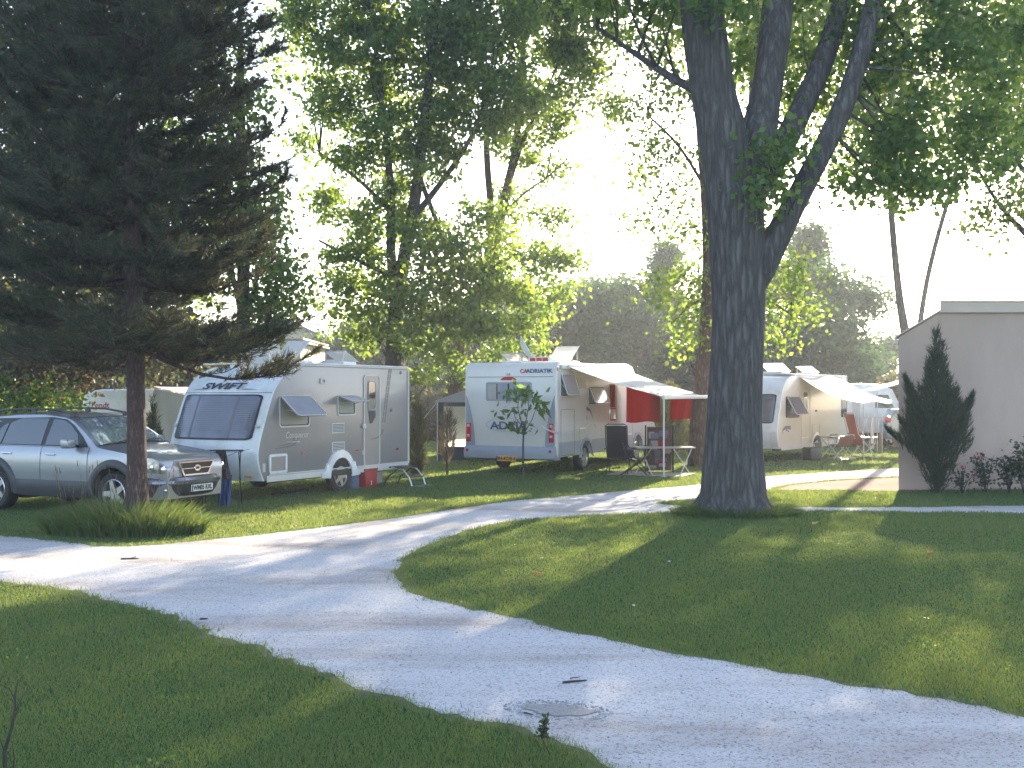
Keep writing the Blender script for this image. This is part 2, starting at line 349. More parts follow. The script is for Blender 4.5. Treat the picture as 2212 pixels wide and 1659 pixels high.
def at(x, y, Z):
    """picture point (2212 px wide) at distance Z"""
    return Vector(((x - 1106) / F * Z, Z, CAMH - (y - 850) / F * Z))
def gr(x, y):
    Z = CAMH * F / (y - 850); return ((x - 1106) / F * Z, Z)
def onplane(O, d, x, y):
    """picture point on the vertical plane through O along d -> (distance along, height)"""
    r = (x - 1106) / F; t = (r * O[1] - O[0]) / (d[0] - r * d[1]); Z = O[1] + d[1] * t
    return t, CAMH - (y - 850) / F * Z
SIDE = Matrix(((1, 0, 0, 0), (0, 0, -1, 0), (0, 1, 0, 0), (0, 0, 0, 1)))       # text in xz plane facing -y
def side_m(x, y, z): return Matrix.Translation((x, y, z)) @ SIDE
FRONT = Matrix(((0, 0, -1, 0), (-1, 0, 0, 0), (0, 1, 0, 0), (0, 0, 0, 1)))     # text in yz plane facing -x
def front_m(x, y, z, tilt=0): return Matrix.Translation((x, y, z)) @ Matrix.Rotation(tilt, 4, 'Y') @ FRONT
def wheel(parent, x, y, r, w_, out=-1, spokes=5, rr=.68):
    """axis along y, outer face towards out"""
    y0, y1 = y - out * 0, y - out * w_
    g = Geo(); h = w_
    pr = [(r * rr, 0), (r * .9, -.004), (r * .97, .02), (r, .05), (r, h - .05), (r * .97, h - .02), (r * .85, h), (r * .3, h)]
    g.lathe([(a, y - out * b) for a, b in pr], (x, 0, r), 'y', 40)
    t = g.obj('wheel', MT['rubber'], parent)
    g = Geo(); g.lathe([(r * rr, y - out * 0.0), (r * (rr - .03), y - out * -.006), (r * (rr - .08), y - out * .02), (r * (rr - .1), y - out * .09)], (x, 0, r), 'y', 40)
    g.lathe([(.001, y - out * .0), (r * .14, y - out * .0), (r * .2, y - out * .03), (r * .22, y - out * .1)], (x, 0, r), 'y', 20)
    for k in range(spokes):
        a = 2 * math.pi * k / spokes + .3; i0 = len(g.v)
        g.prism([(-.055 * r / .3 * .8, r * .12), (.055 * r / .3 * .8, r * .12), (.03 * r / .3, r * (rr - .05)), (-.03 * r / .3, r * (rr - .05))], -.02, .02)
        g.xf(Matrix.Translation((x, y - out * .025, r)) @ Matrix.Rotation(a, 4, 'Y'), i0)
    g.obj('rim', MT['rim'], t)
    g = Geo(); g.lathe([(.001, y - out * .1), (r * (rr - .09), y - out * .1)], (x, 0, r), 'y', 24); g.obj('brake_disc', MT['black'], t)
    return t
def boolean_cut(me_obj, cutters):
    for c in cutters:
        m = me_obj.modifiers.new('cut', 'BOOLEAN'); m.operation = 'DIFFERENCE'; m.solver = 'EXACT'; m.object = c
    bpy.context.view_layer.update()
    me = bpy.data.meshes.new_from_object(me_obj.evaluated_get(bpy.context.evaluated_depsgraph_get()))
    me_obj.modifiers.clear(); me_obj.data = me
    for c in cutters: bpy.data.objects.remove(c)
def cutter(x, y0, y1, z, r, parent=None, mat=None):
    g = Geo(); seg = 32
    g.v = [(x + r * math.cos(2 * math.pi * k / seg), y, z + r * math.sin(2 * math.pi * k / seg)) for y in (y0, y1) for k in range(seg)]
    g.f = [(k, (k + 1) % seg, seg + (k + 1) % seg, seg + k) for k in range(seg)] + [tuple(range(seg))[::-1], tuple(range(seg, 2 * seg))]
    return g.obj('cutter', mat or MT['black'], parent, 0)
# ================================================================ SETTING
me = npmesh('ground', [(-400, -60, 0), (400, -60, 0), (400, 700, 0), (-400, 700, 0)], [(0, 1, 2, 3)])
tag(link(me, 'ground', MT['turf'], smooth=0), 'short lawn turf under the whole camping site', kind='structure')
def resample(px, step=.10, jit=.035, seed=1, pixel=True):
    P = [Vector(gr(*p)) if pixel else Vector(p) for p in px]; out = []; rr = random.Random(seed); n = len(P)
    for i in range(n):
        a, b = P[i], P[(i + 1) % n]; L = (b - a).length; m = max(1, int(L / step)) if max(a.y, b.y) < 45 else 6
        out += [a.lerp(b, k / m) for k in range(m)]
    for _ in range(14): out = [(out[i - 1] + out[i] * 2 + out[(i + 1) % len(out)]) / 4 for i in range(len(out))]
    N_ = len(out); sm = [rr.gauss(0, 1) for _ in range(N_)]; w2 = [sum(sm[(i + j) % N_] for j in range(-3, 4)) / 2.6 for i in range(N_)]
    w3 = [sum(sm[(i * 3 + j) % N_] for j in range(-1, 2)) / 1.7 for i in range(N_)]
    return [(q.x + jit * (.8 * w2[i] + .4 * w3[i]) * .6, q.y + jit * (1.2 * w2[i] + .7 * w3[i])) for i, q in enumerate(out)]
FARE = [(-260, 1135), (0, 1158), (77, 1165), (230, 1184), (345, 1179), (460, 1165), (576, 1155), (691, 1140), (849, 1121), (970, 1102), (1095, 1084), (1220, 1073), (1342, 1062), (1514, 1047), (1650, 1030), (1773, 1022), (1940, 1012), (2300, 1004)]
LOWR = [(2300, 1020), (1950, 1029), (1800, 1037), (1700, 1048), (1655, 1062), (1580, 1072), (1502, 1080), (1404, 1087), (1465, 1093), (1650, 1095), (1897, 1096.5), (2300, 1091)]
ISL = [(2300, 1112), (2212, 1111), (1958, 1107), (1773, 1104.6), (1465, 1109), (1280, 1112), (1219, 1117), (1108, 1127), (1022, 1143), (972, 1161), (898, 1189), (861, 1217), (849, 1241), (861, 1266), (911, 1294), (972, 1309), (1095, 1334), (1219, 1362), (1342, 1389), (1465, 1414), (1588, 1439), (1712, 1463), (1835, 1479), (1958, 1500), (2050, 1525), (2143, 1540), (2212, 1556), (2600, 1660), (3400, 2100)]
LOWL = [(1900, 2100), (1345, 1660), (1219, 1611), (1095, 1574), (972, 1534), (844, 1503), (768, 1478), (691, 1453), (614, 1422), (556, 1399), (480, 1370), (365, 1334), (288, 1305), (161, 1280), (50, 1257), (-260, 1222)]
PATH = resample(FARE + LOWR + ISL + LOWL)
BROWN = resample([(1660, 1061), (1702, 1050), (1800, 1040), (1950, 1032), (2300, 1024), (2300, 1055), (1941, 1062), (1800, 1060)], jit=.03)
def sheet(poly, name, mat, z, label):
    tri = tessellate_polygon([[Vector((x, y, 0)) for x, y in poly]])
    me = npmesh(name, [(x, y, z) for x, y in poly], tri)
    return tag(link(me, name, mat, smooth=0), label, kind='structure')
sheet(PATH, 'gravel_path', MT['gravel'], .008, 'pale limestone gravel path forking between the lawns')
sheet(BROWN, 'gravel', MT['gravel_brown'], .012, 'reddish brown gravel strip beside the beige building')
rim = Geo(); rr_ = random.Random(4); m_ = len(PATH)
for i in range(m_):
    a, b = Vector(PATH[i]), Vector(PATH[(i + 1) % m_]); d = b - a
    if d.length > .6 or d.length < .01: continue
    nrm = Vector((-d.y, d.x)).normalized() * (.05 + .09 * abs(math.sin(i * .13)) * rr_.random() + .02 * rr_.random())
    rim.add([(a.x + nrm.x, a.y + nrm.y, .004), (a.x - nrm.x, a.y - nrm.y, .0042), (b.x - nrm.x, b.y - nrm.y, .0041), (b.x + nrm.x, b.y + nrm.y, .0043)], [(0, 1, 2, 3)])
tag(rim.obj('soil', M('soil', (.15, .12, .095), .95, var=.4, scale=9, bump=.5), None, 0), 'bare brown soil rim along the gravel edge', kind='structure')
PATCH = resample([(1100, 1527), (1130, 1521), (1200, 1520), (1262, 1528), (1310, 1543), (1290, 1553), (1240, 1558), (1170, 1549), (1120, 1538)], step=.04, jit=.02)
sheet(PATCH, 'gravel', MT['gravel_dark'], .013, 'darker patch of gravel on the near path')

def leaf_quads(C, size, rg, droop=.3, aspect=.8):
    n = len(C); d = rg.normal(0, 1, (n, 3)); d[:, 2] -= droop; d /= np.linalg.norm(d, axis=1)[:, None]
    u = rg.normal(0, 1, (n, 3)); u -= d * (u * d).sum(1)[:, None]; u /= np.linalg.norm(u, axis=1)[:, None]
    s = (size * rg.uniform(.65, 1.3, n))[:, None]; nm = np.cross(d, u)
    V = np.stack([C, C + d * s * .42 + u * s * aspect * .5 + nm * s * .08, C + d * s, C + d * s * .42 - u * s * aspect * .5 + nm * s * .08], 1).reshape(-1, 3)
    return V, np.arange(4 * n).reshape(-1, 4)
def inpoly(pts, poly):
    x, y = pts[:, 0], pts[:, 1]; ins = np.zeros(len(pts), bool); n = len(poly); j = n - 1
    for i in range(n):
        xi, yi = poly[i]; xj, yj = poly[j]
        if yi != yj:
            c = ((yi > y) != (yj > y)) & (x < (xj - xi) * (y - yi) / (yj - yi) + xi); ins ^= c
        j = i
    return ins
def blades(P, h, wd, lean, rg):
    n = len(P); az = rg.uniform(0, 2 * math.pi, n); fa = rg.uniform(0, math.pi, n)
    lx, ly = np.cos(az) * lean * h, np.sin(az) * lean * h
    dx, dy = np.cos(fa) * wd / 2, np.sin(fa) * wd / 2
    z0 = np.zeros(n)
    V = np.stack([np.stack([P[:, 0] - dx, P[:, 1] - dy, z0], 1), np.stack([P[:, 0] + dx, P[:, 1] + dy, z0], 1),
                  np.stack([P[:, 0] + lx, P[:, 1] + ly, h], 1)], 1).reshape(-1, 3)
    return V, np.arange(3 * n).reshape(-1, 3)
# lawn blades: density falls with distance
N = 2600000
Z = 4.6 * np.exp(rng.uniform(0, 1, N) * math.log(46 / 4.6))
X = rng.uniform(-1, 1, N) * (Z * .50 + .6)
keep = rng.uniform(0, 1, N) < np.where(Z < 26, .5, .3)
P = np.stack([X, Z], 1)[keep]
Pj = P + rng.normal(0, .035, P.shape)
ok = ~inpoly(Pj, PATH) & ~inpoly(P, BROWN)
P = P[ok]; n = len(P)
patch = .5 + .5 * np.sin(P[:, 0] * 1.3 + 2 * np.sin(P[:, 1] * .7)) * np.sin(P[:, 1] * .9 + np.sin(P[:, 0] * .6))
hh = rng.uniform(.010, .028, n) * (1 + .6 * patch) * np.where(P[:, 1] > 16, 1.5, 1.0)
ww = .0042 * (np.maximum(P[:, 1], 5) / 5) ** .9 * rng.uniform(.7, 1.3, n)
V, Fc = blades(P, hh, ww, rng.uniform(.1, .9, n), rng)
print('blades', n)
tag(link(npmesh('lawn_grass', V, Fc), 'lawn_grass', MT['grass'], smooth=0), 'short green lawn grass covering the turf', 'grass', kind='stuff')
# clover and weed patches
cc = np.stack([rng.uniform(-9, 11, 420), rng.uniform(4.8, 22, 420)], 1); cc = np.repeat(cc, 34, 0) + rng.normal(0, .11, (420 * 34, 2)); cc = cc[~inpoly(cc, PATH)]
V, Fq = leaf_quads(np.concatenate([cc, rng.uniform(.015, .04, (len(cc), 1))], 1), .020, rng, -.2, .9)
tag(link(npmesh('clover', V, Fq), 'clover', MT['leaf_big'], smooth=0), 'patches of clover and small weeds in the lawn', 'clover', kind='stuff')
# rougher tufts along the path rim and scattered weeds
E = np.array([p for p in PATH if 4.5 < p[1] < 24]); E = E[rng.integers(0, len(E), 26000)] + rng.normal(0, .07, (26000, 2))
E = E[(~inpoly(E + rng.normal(0, .045, E.shape), PATH)) | (rng.uniform(0, 1, len(E)) < .22)]; n = len(E)
V, Fc = blades(E, rng.uniform(.02, .06, n), .0055 * (E[:, 1] / 6) ** .8, rng.uniform(.2, 1.1, n), rng)
tag(link(npmesh('edge_grass', V, Fc), 'edge_grass', MT['grass'], smooth=0), 'longer ragged grass along the gravel edges', 'grass', kind='stuff')

# litter: fallen leaves, crumbs of soil and sprigs on path and lawn
n = 2600; lz = 4.8 * np.exp(rng.uniform(0, 1, n) * math.log(5)); LP = np.stack([rng.uniform(-1, 1, n) * lz * .5, lz, np.full(n, .014)], 1)
on = inpoly(LP[:, :2], PATH); nearedge = np.array([min((px - q[0]) ** 2 + (py - q[1]) ** 2 for q in PATH[::6]) for px, py in LP[:, :2]]) < .12
LP = LP[(on & ((rng.uniform(0, 1, n) < .22) | nearedge)) | (~on & (rng.uniform(0, 1, n) < .2))]; n = len(LP)
V, Fq = leaf_quads(LP, .022, rng, 0, .5); V[:, 2] = .012 + (V[:, 2] - .012) * .35; V[:, 2] = np.maximum(V[:, 2], .0095)
tag(link(npmesh('leaf_litter', V, Fq), 'leaf_litter', MT['litter'], smooth=0), 'dead leaf crumbs and sprigs scattered over gravel and lawn', 'litter', kind='stuff')
def tall_grass(name, label, cx, cy, rx, ry, n, h0, h1, mat, cat='grass', wd=.010, ang=.55, hollow=0):
    a = rng.uniform(0, 2 * math.pi, n); q = np.sqrt(rng.uniform(hollow, 1, n)); x = cx + np.cos(a) * q * rx; y = cy + np.sin(a) * q * ry
    h = rng.uniform(h0, h1, n) * (1 - .45 * q ** 3); out = q * ang + rng.uniform(0, .35, n); aa = a + rng.normal(0, .7, n)
    V = []; seg = 4
    fa = rng.uniform(0, math.pi, n); dx, dy = np.cos(fa), np.sin(fa)
    for k in range(seg):
        t = k / (seg - 1); o = out * h * t ** 1.8; zz = h * (t - .22 * out * t ** 3); wk = wd / 2 * (1 - t) ** .6 + .0006
        px, py = x + np.cos(aa) * o, y + np.sin(aa) * o
        V += [np.stack([px - dx * wk, py - dy * wk, zz], 1), np.stack([px + dx * wk, py + dy * wk, zz], 1)]
    V = np.stack(V, 1).reshape(-1, 3); b = (np.arange(n) * 2 * seg)[:, None]
    Fq = np.concatenate([b + np.array([2 * k, 2 * k + 1, 2 * k + 3, 2 * k + 2]) for k in range(seg - 1)])
    return tag(link(npmesh(name, V, Fq), name, mat, smooth=0), label, cat, kind='stuff')
tall_grass('tall_grass', 'thick clump of long unmown grass round the foot of the pine', -5.55, 15.95, 1.16, .62, 4600, .16, .62, MT['grass_tall'], wd=.019, ang=.6)
st = Geo()
for i in range(60):
    a = rnd.uniform(0, 6.28); x = -5.6 + math.cos(a) * rnd.uniform(.2, 1.1); y = 15.9 + math.sin(a) * .5; h = rnd.uniform(.6, 1.0); l = rnd.uniform(-.2, .2)
    st.tube([(x, y, 0), (x + l * .4, y, h * .6), (x + l, y, h)], [.003, .0025, .001], 4)
    st.tube([(x + l, y, h - .05), (x + l * 1.05, y, h + .04)], [.008, .002], 4)
tag(st.obj('dry_grass', MT['reed'], smooth=0), 'dry seed stalks standing above the long grass by the pine', 'grass', kind='stuff')
tall_grass('tall_grass', 'long grass growing round the foot of the big forked tree', 3.69, 18.3, 1.05, .75, 3800, .12, .30, MT['grass_tall'], hollow=.35, ang=.9)
tall_grass('tall_grass', 'rough long grass along the back of the white motorhome pitch', .2, 25.6, 2.6, .5, 1500, .08, .2, MT['grass_tall'])
tall_grass('tall_grass', 'strip of longer grass at the foot of the beige wall', 11.5, 22.55, 3.6, .25, 1200, .06, .15, MT['grass_tall'])

# ================================================================ TREES
LEAFK, LEAFP = 1.9, 2.6
def blob_clusters(blobs, dens, rg):
    out = []
    for (c, r) in blobs:
        vol = 4.19 * r[0] * r[1] * r[2]; n = max(2, int(vol * dens * LEAFK)); q = rg.normal(0, 1, (n, 3)); q /= np.linalg.norm(q, axis=1)[:, None]
        q *= (rg.uniform(.12, 1.1, n) ** .5)[:, None]; out.append(np.array(c) + q * np.array(r))
    return np.concatenate(out)
def px_blobs(L, Z, zr=1.0):
    """(x, y, rx, ry, dz) in picture units at distance Z + dz"""
    o = []
    for b in L:
        dz = b[4] if len(b) > 4 else 0; z = Z + dz; c = at(b[0], b[1], z); rx = b[2] / F * z; ry = b[3] / F * z
        o.append(((c.x, c.y, c.z), (rx, max(.5, (rx + ry) * .5 * zr), ry)))
    return o
def tree(name, label, cat, base, limbs, blobs, bark, leafm, dens, per, cr, lsize, seed, group=None, kk=1.0, twigs=True, seg=12, flat=.55, droop=.3, rough=.0):
    """limbs: list of [(point, radius), ...] in world coordinates; blobs in world coordinates"""
    rg = np.random.default_rng(seed); root = thing(name, label, cat, base, group=group); B = Vector(base)
    g = Geo(); sk = []
    for L in limbs:
        pts = []; rad = []
        for i in range(len(L) - 1):
            (p, r), (q, s) = L[i], L[i + 1]; p, q = Vector(p), Vector(q); m = max(1, int((q - p).length / .35))
            for k in range(m):
                t = k / m; pts.append(p.lerp(q, t)); rad.append(r + (s - r) * t)
        pts.append(Vector(L[-1][0])); rad.append(L[-1][1])
        if len(pts) > 4:      # smooth
            for _ in range(3): pts = [pts[0]] + [(pts[i - 1] + pts[i] * 2 + pts[i + 1]) / 4 for i in range(1, len(pts) - 1)] + [pts[-1]]
        rad = [x * (1 + rough * math.sin(i * 1.7 + seed)) for i, x in enumerate(rad)]
        g.tube([p - B for p in pts], rad, seg if rad[0] > .08 else 7)
        sk += [tuple(p) for p in pts[2:]]
    C = blob_clusters(blobs, dens * kk, rg); S = np.array(sk)
    if twigs:
        tw = Geo()
        for c in C[::3]:
            d = S - c; w_ = np.linalg.norm(d * np.array([1, 1, .6]) + np.array([0, 0, .8]), axis=1); k = int(np.argmin(w_)); a = Vector(S[k]); b = Vector(c)
            if (b - a).length > 3.2: continue
            mid = a.lerp(b, .5) + Vector((0, 0, -.06 * (b - a).length)) + Vector(rg.normal(0, .08, 3)); l = (b - a).length
            g.tube([a - B, mid - B, b - B], [min(.05, .008 + .012 * l), min(.03, .006 + .006 * l), .004], 4, cap=False)
    g.obj('trunk', bark, root, 60)
    C = np.repeat(C, int(per * LEAFP), 0); print(name, len(C)); off = rg.normal(0, 1, C.shape) * np.array([cr, cr, cr * flat]); P = C + off
    V, Fq = leaf_quads(P, lsize, rg, droop); V -= np.array(base)
    link(npmesh('crown', V, Fq), 'crown', leafm, root, 0)
    return root
def A(x, y, Z, r): return (tuple(at(x, y, Z)), r)

# --- the big forked tree
ZB = 18.5
def TB(x, y, r, dz=0): return (tuple(at(x, y, ZB + dz)), r)
base_b = (at(1585, 1110, ZB).x, ZB, 0)
limbs = [
    [((base_b[0], ZB, -.1), .72), ((base_b[0], ZB, .06), .62), ((base_b[0], ZB, .2), .55), TB(1583, 1040, .515), TB(1583, 980, .485), TB(1584, 900, .46), TB(1588, 820, .44), TB(1594, 740, .43), TB(1598, 640, .45), TB(1594, 560, .46), TB(1592, 470, .465), TB(1588, 390, .46), TB(1566, 310, .42), TB(1543, 220, .37), TB(1528, 130, .365), TB(1518, 40, .36), TB(1505, -60, .32), TB(1480, -300, .26), TB(1440, -600, .18), TB(1420, -900, .09)],
    [TB(1606, 470, .32), TB(1620, 380, .34), TB(1638, 290, .30, .1), TB(1655, 214, .26, .2), TB(1667, 143, .25, .3), TB(1676, 50, .27, .5), TB(1690, -80, .25, .8), TB(1705, -350, .2, 1.3), TB(1720, -650, .1, 1.5)],
    [TB(1632, 420, .18), TB(1686, 333, .20, .3), TB(1728, 238, .2, .5), TB(1780, 143, .19, .8), TB(1800, 75, .18, 1), TB(1818, 10, .17, 1.1), TB(1850, -120, .14, 1.3), TB(1900, -300, .1, 1.4)],
    [TB(1606, 650, .22), TB(1640, 580, .26, -.1), TB(1684, 508, .22, -.1), TB(1716, 440, .195), TB(1744, 380, .19), TB(1803, 285, .18), TB(1838, 190, .17, .1), TB(1868, 95, .155, .2), TB(1886, 0, .14, .4), TB(1940, -200, .1, .6)],
    [TB(1540, 210, .10), TB(1460, 180, .07, .5), TB(1380, 120, .05, .9), TB(1290, 60, .03, 1.2)]]
for a_ in (.3, 1.2, 2.3, 3.0, 3.9, 4.6, 5.4):
    c_, s_ = math.cos(a_), math.sin(a_); limbs.append([((base_b[0] + c_ * .34, ZB + s_ * .34, .55), .10), ((base_b[0] + c_ * .44, ZB + s_ * .44, .25), .15), ((base_b[0] + c_ * .60, ZB + s_ * .60, .06), .13), ((base_b[0] + c_ * .95, ZB + s_ * .95, -.06), .06)])
bl = [(1685, 335, 40, 45, -.5), (1660, 385, 26, 38, -.6), (1745, 240, 50, 40, 1.2), (1900, 210, 60, 55, 1.0), (1940, 270, 50, 45, .8), (1600, 10, 85, 40, -.8), (1520, -30, 110, 50, .5), (1700, 10, 60, 60, 1),
      (1790, 40, 80, 70, 1.2), (1930, 90, 90, 80, .8), (1330, 10, 100, 45, .8), (1250, -10, 90, 40, 1), (1430, 10, 90, 40, 1), (2080, 40, 110, 80), (2000, 210, 70, 55, .6), (2080, 150, 80, 60), (2180, 120, 90, 100, 1), (1700, 150, 30, 50, 1.5), (1600, 140, 22, 50, 1.6),
      (1300, -150, 160, 90), (1500, -180, 170, 90, 1), (1700, -200, 180, 100, 1.5), (1950, -180, 180, 110, 1), (2200, -120, 160, 110), (1400, -420, 200, 130), (1700, -450, 220, 150, 1), (2050, -430, 200, 150), (1600, -750, 220, 150), (1850, -760, 180, 120), (2350, -40, 130, 120), (2400, -300, 150, 120),
      (1960, 330, 45, 40, .6), (2040, 320, 60, 45, .9), (1890, 330, 30, 30, .8), (1925, 385, 28, 22, .6), (2110, 260, 60, 50, 1), (2180, 250, 55, 55, 1), (1845, 395, 30, 18, .3), (1830, 130, 50, 50, 1.4), (1960, 390, 40, 22, .8), (2060, 390, 45, 25, 1), (2150, 340, 50, 40, 1), (2000, 290, 50, 40, 1.2)]
tree('forked_tree', 'big grey-barked tree with a forked trunk standing on the near lawn', 'tree', base_b, limbs, px_blobs(bl, ZB), MT['bark'], MT['leaf_big'], 1.7, 60, .26, .125, 3, kk=1.35, seg=36, flat=.75, rough=.012)

# --- poplar behind the silver caravan and its neighbour
ZA = 31.0
def TA(x, y, r, dz=0): return (tuple(at(x, y, ZA + dz)), r)
ba = (at(848, 850, ZA).x, ZA, 0)
limbs = [[((ba[0], ZA, -.1), .34), TA(848, 860, .26), TA(850, 760, .22), TA(856, 650, .21), TA(872, 560, .18), TA(890, 470, .17), TA(905, 380, .16), TA(915, 270, .14), TA(930, 150, .12), TA(945, 0, .10), TA(960, -250, .05)],
         [TA(856, 650, .16), TA(843, 560, .14), TA(846, 440, .12), TA(838, 330, .10), TA(820, 180, .08), TA(800, 0, .06), TA(790, -200, .03)],
         [TA(885, 480, .10), TA(950, 400, .08), TA(1020, 300, .06), TA(1060, 180, .04)], [TA(846, 460, .07), TA(770, 380, .05), TA(690, 330, .03)],
         [TA(848, 600, .07), TA(770, 560, .05), TA(690, 520, .03)], [TA(905, 380, .08), TA(975, 560, .05), TA(1040, 620, .03)]]
bl = [(700, 30, 110, 60), (640, 70, 60, 40), (820, 30, 120, 70, .5), (930, 60, 120, 80), (1060, 40, 120, 80, .8), (600, 150, 50, 32), (680, 150, 70, 45), (790, 140, 110, 70), (920, 180, 120, 80, .5), (1060, 150, 120, 80),
      (690, 230, 45, 30), (760, 260, 85, 55), (880, 280, 110, 70), (1010, 260, 110, 65), (1120, 230, 70, 60), (650, 330, 50, 35), (740, 350, 90, 40), (850, 370, 90, 60), (960, 360, 75, 45),
      (680, 440, 55, 42), (740, 480, 80, 60), (840, 480, 75, 60), (930, 500, 90, 60, -1), (1010, 560, 95, 65, -1.2), (1050, 480, 80, 45, -1), (720, 570, 60, 50), (790, 600, 90, 65), (900, 620, 100, 65, -.8), (1000, 660, 90, 60, -1), (730, 660, 60, 45), (1080, 590, 70, 55, -.6),
      (800, 690, 80, 50), (930, 720, 90, 55, -.6), (1030, 720, 70, 45, -.6), (1120, 660, 70, 50), (905, 790, 45, 40, -.8), (975, 780, 60, 30, -.5), (760, 740, 50, 30), (1100, 720, 60, 35),
      (800, -120, 180, 100), (1000, -140, 190, 110), (900, -330, 200, 140), (820, -560, 150, 120), (1020, -520, 150, 120)]
tree('poplar_tree', 'tall leafy poplar rising behind the silver caravan', 'tree', ba, limbs, px_blobs(bl, ZA), MT['bark_dull'], MT['leaf'], 1.0, 46, .27, .14, 5, flat=.6, kk=1.8)
ZC = 36.0
def TC(x, y, r, dz=0): return (tuple(at(x, y, ZC + dz)), r)
bc = (at(975, 850, ZC).x, ZC, 0)
limbs = [[((bc[0], ZC, -.1), .36), TC(978, 860, .28), TC(990, 760, .24), TC(1020, 680, .22), TC(1050, 600, .20), TC(1075, 500, .17), TC(1092, 420, .15), TC(1115, 320, .12), TC(1125, 180, .1), TC(1140, -50, .05)],
         [TC(1060, 580, .14), TC(1062, 460, .12), TC(1052, 360, .11), TC(1050, 260, .1), TC(1040, 100, .06)],
         [TC(1085, 450, .1), TC(1100, 390, .1), TC(1130, 300, .07), TC(1180, 200, .04)], [TC(1080, 480, .05), TC(1120, 420, .04), TC(1180, 385, .025)]]
bl = [(1180, 60, 110, 70), (1270, 90, 80, 70), (1220, 150, 100, 65), (1300, 200, 45, 60), (1180, 240, 80, 60), (1240, 280, 60, 30), (1110, 310, 60, 40), (1160, 350, 60, 25), (1200, 385, 50, 24), (1110, 420, 30, 20),
      (1170, 470, 60, 40), (1190, 560, 60, 55), (1130, 540, 70, 50), (1200, 640, 50, 40), (1140, 680, 60, 45), (1080, 770, 70, 35), (1160, 740, 40, 30), (1000, 800, 50, 30), (1050, 660, 60, 40), (1200, -80, 180, 110), (1150, -320, 160, 140)]
tree('poplar_tree', 'second poplar with a slanting trunk behind the small tent', 'tree', bc, limbs, px_blobs(bl, ZC), MT['bark_brown'], MT['leaf'], .8, 44, .31, .155, 6, flat=.6, kk=1.75)

# --- tree with sunlit brown trunk half hidden by the forked tree
ZD = 30.5
def TD(x, y, r, dz=0): return (tuple(at(x, y, ZD + dz)), r)
bd = (at(1508, 850, ZD).x, ZD, 0)
limbs = [[((bd[0], ZD, -.1), .30), TD(1508, 930, .24), TD(1516, 820, .2), TD(1526, 700, .17), TD(1530, 560, .14), TD(1522, 420, .11), TD(1512, 300, .09), TD(1500, 150, .07), TD(1490, -100, .04)],
         [TD(1520, 400, .05), TD(1460, 300, .04), TD(1400, 250, .025)], [TD(1515, 250, .05), TD(1440, 120, .035), TD(1380, 60, .02)], [TD(1528, 600, .05), TD(1620, 620, .04), TD(1710, 680, .02)], [TD(1528, 640, .05), TD(1490, 660, .03), TD(1450, 700, .02)]]
bl = [(1470, 60, 60, 50), (1400, 110, 70, 50), (1460, 190, 60, 60), (1370, 220, 60, 40), (1410, 290, 60, 40), (1470, 330, 50, 40), (1390, 370, 45, 30), (1450, 420, 55, 30), (1400, 480, 40, 16), (1490, 480, 30, 30),
      (1480, 560, 50, 45), (1440, 620, 50, 35), (1510, 640, 35, 40), (1480, 700, 40, 40), (1435, 655, 25, 15), (1490, 740, 25, 15), (1690, 610, 40, 45), (1715, 670, 40, 30), (1680, 740, 20, 25), (1700, 560, 35, 25), (1620, 520, 60, 60), (1620, 650, 60, 60), (1520, -80, 140, 100), (1480, -300, 140, 120)]
tree('young_poplar', 'slender tree with a sunlit brown trunk beside the end of the motorhome awning', 'tree', bd, limbs, px_blobs(bl, ZD), MT['bark_brown'], MT['leaf'], 1.1, 38, .34, .14, 8, flat=.8, kk=1.3)

# --- V shaped pair behind the beige building
ZE = 42.0
def TE(x, y, r, dz=0): return (tuple(at(x, y, ZE + dz)), r)
be = (at(1990, 850, ZE).x, ZE, 0)
EK = 1.35
limbs = [[((be[0], ZE, -.1), .3), TE(1975, 820, .22), TE(1955, 720, .17), TE(1942, 640, .14), TE(1930, 520, .12), TE(1922, 420, .11), TE(1920, 300, .09), TE(1925, 150, .06), TE(1935, 0, .04)],
         [TE(1980, 760, .12), TE(1988, 690, .10), TE(2003, 600, .09), TE(2025, 510, .085), TE(2052, 420, .08), TE(2075, 330, .07), TE(2090, 200, .05), TE(2100, 50, .03)],
         [TE(1922, 440, .05), TE(1905, 400, .045), TE(1895, 330, .03)], [TE(2052, 425, .05), TE(2085, 380, .04), TE(2110, 340, .03)]]
bl = [(1850, 300, 60, 60), (1930, 330, 60, 60), (1920, 240, 80, 70), (1840, 380, 40, 30), (1935, 400, 30, 30), (2050, 300, 70, 60), (2080, 210, 80, 70), (2040, 380, 45, 30), (1990, 180, 80, 60), (1900, 120, 90, 70), (2080, 90, 100, 80), (2000, 10, 110, 70), (2150, 320, 50, 40), (1950, -120, 150, 110), (2120, -120, 130, 110), (2190, 250, 70, 70), (2220, 100, 90, 90), (1800, 200, 70, 60), (1790, 60, 90, 80), (2000, -330, 180, 120), (2200, -300, 150, 130), (1820, -220, 130, 120), (2280, 220, 90, 90)]
tree('twin_stem_tree', 'tree with two bare stems spreading in a V above the beige building', 'tree', be, limbs, px_blobs(bl, ZE), MT['bark_dull'], MT['leaf'], .9, 42, .42, .19, 9, flat=.8, kk=.85)
ZG = 46.0
def TG(x, y, r, dz=0): return (tuple(at(x, y, ZG + dz)), r)
bg_ = (at(1625, 850, ZG).x, ZG, 0)
limbs = [[((bg_[0], ZG, -.1), .4), TG(1625, 700, .3), TG(1622, 400, .25), TG(1630, 150, .2), TG(1640, -200, .1)], [TG(1622, 420, .1), TG(1560, 250, .05)], [TG(1624, 350, .1), TG(1700, 180, .05)]]
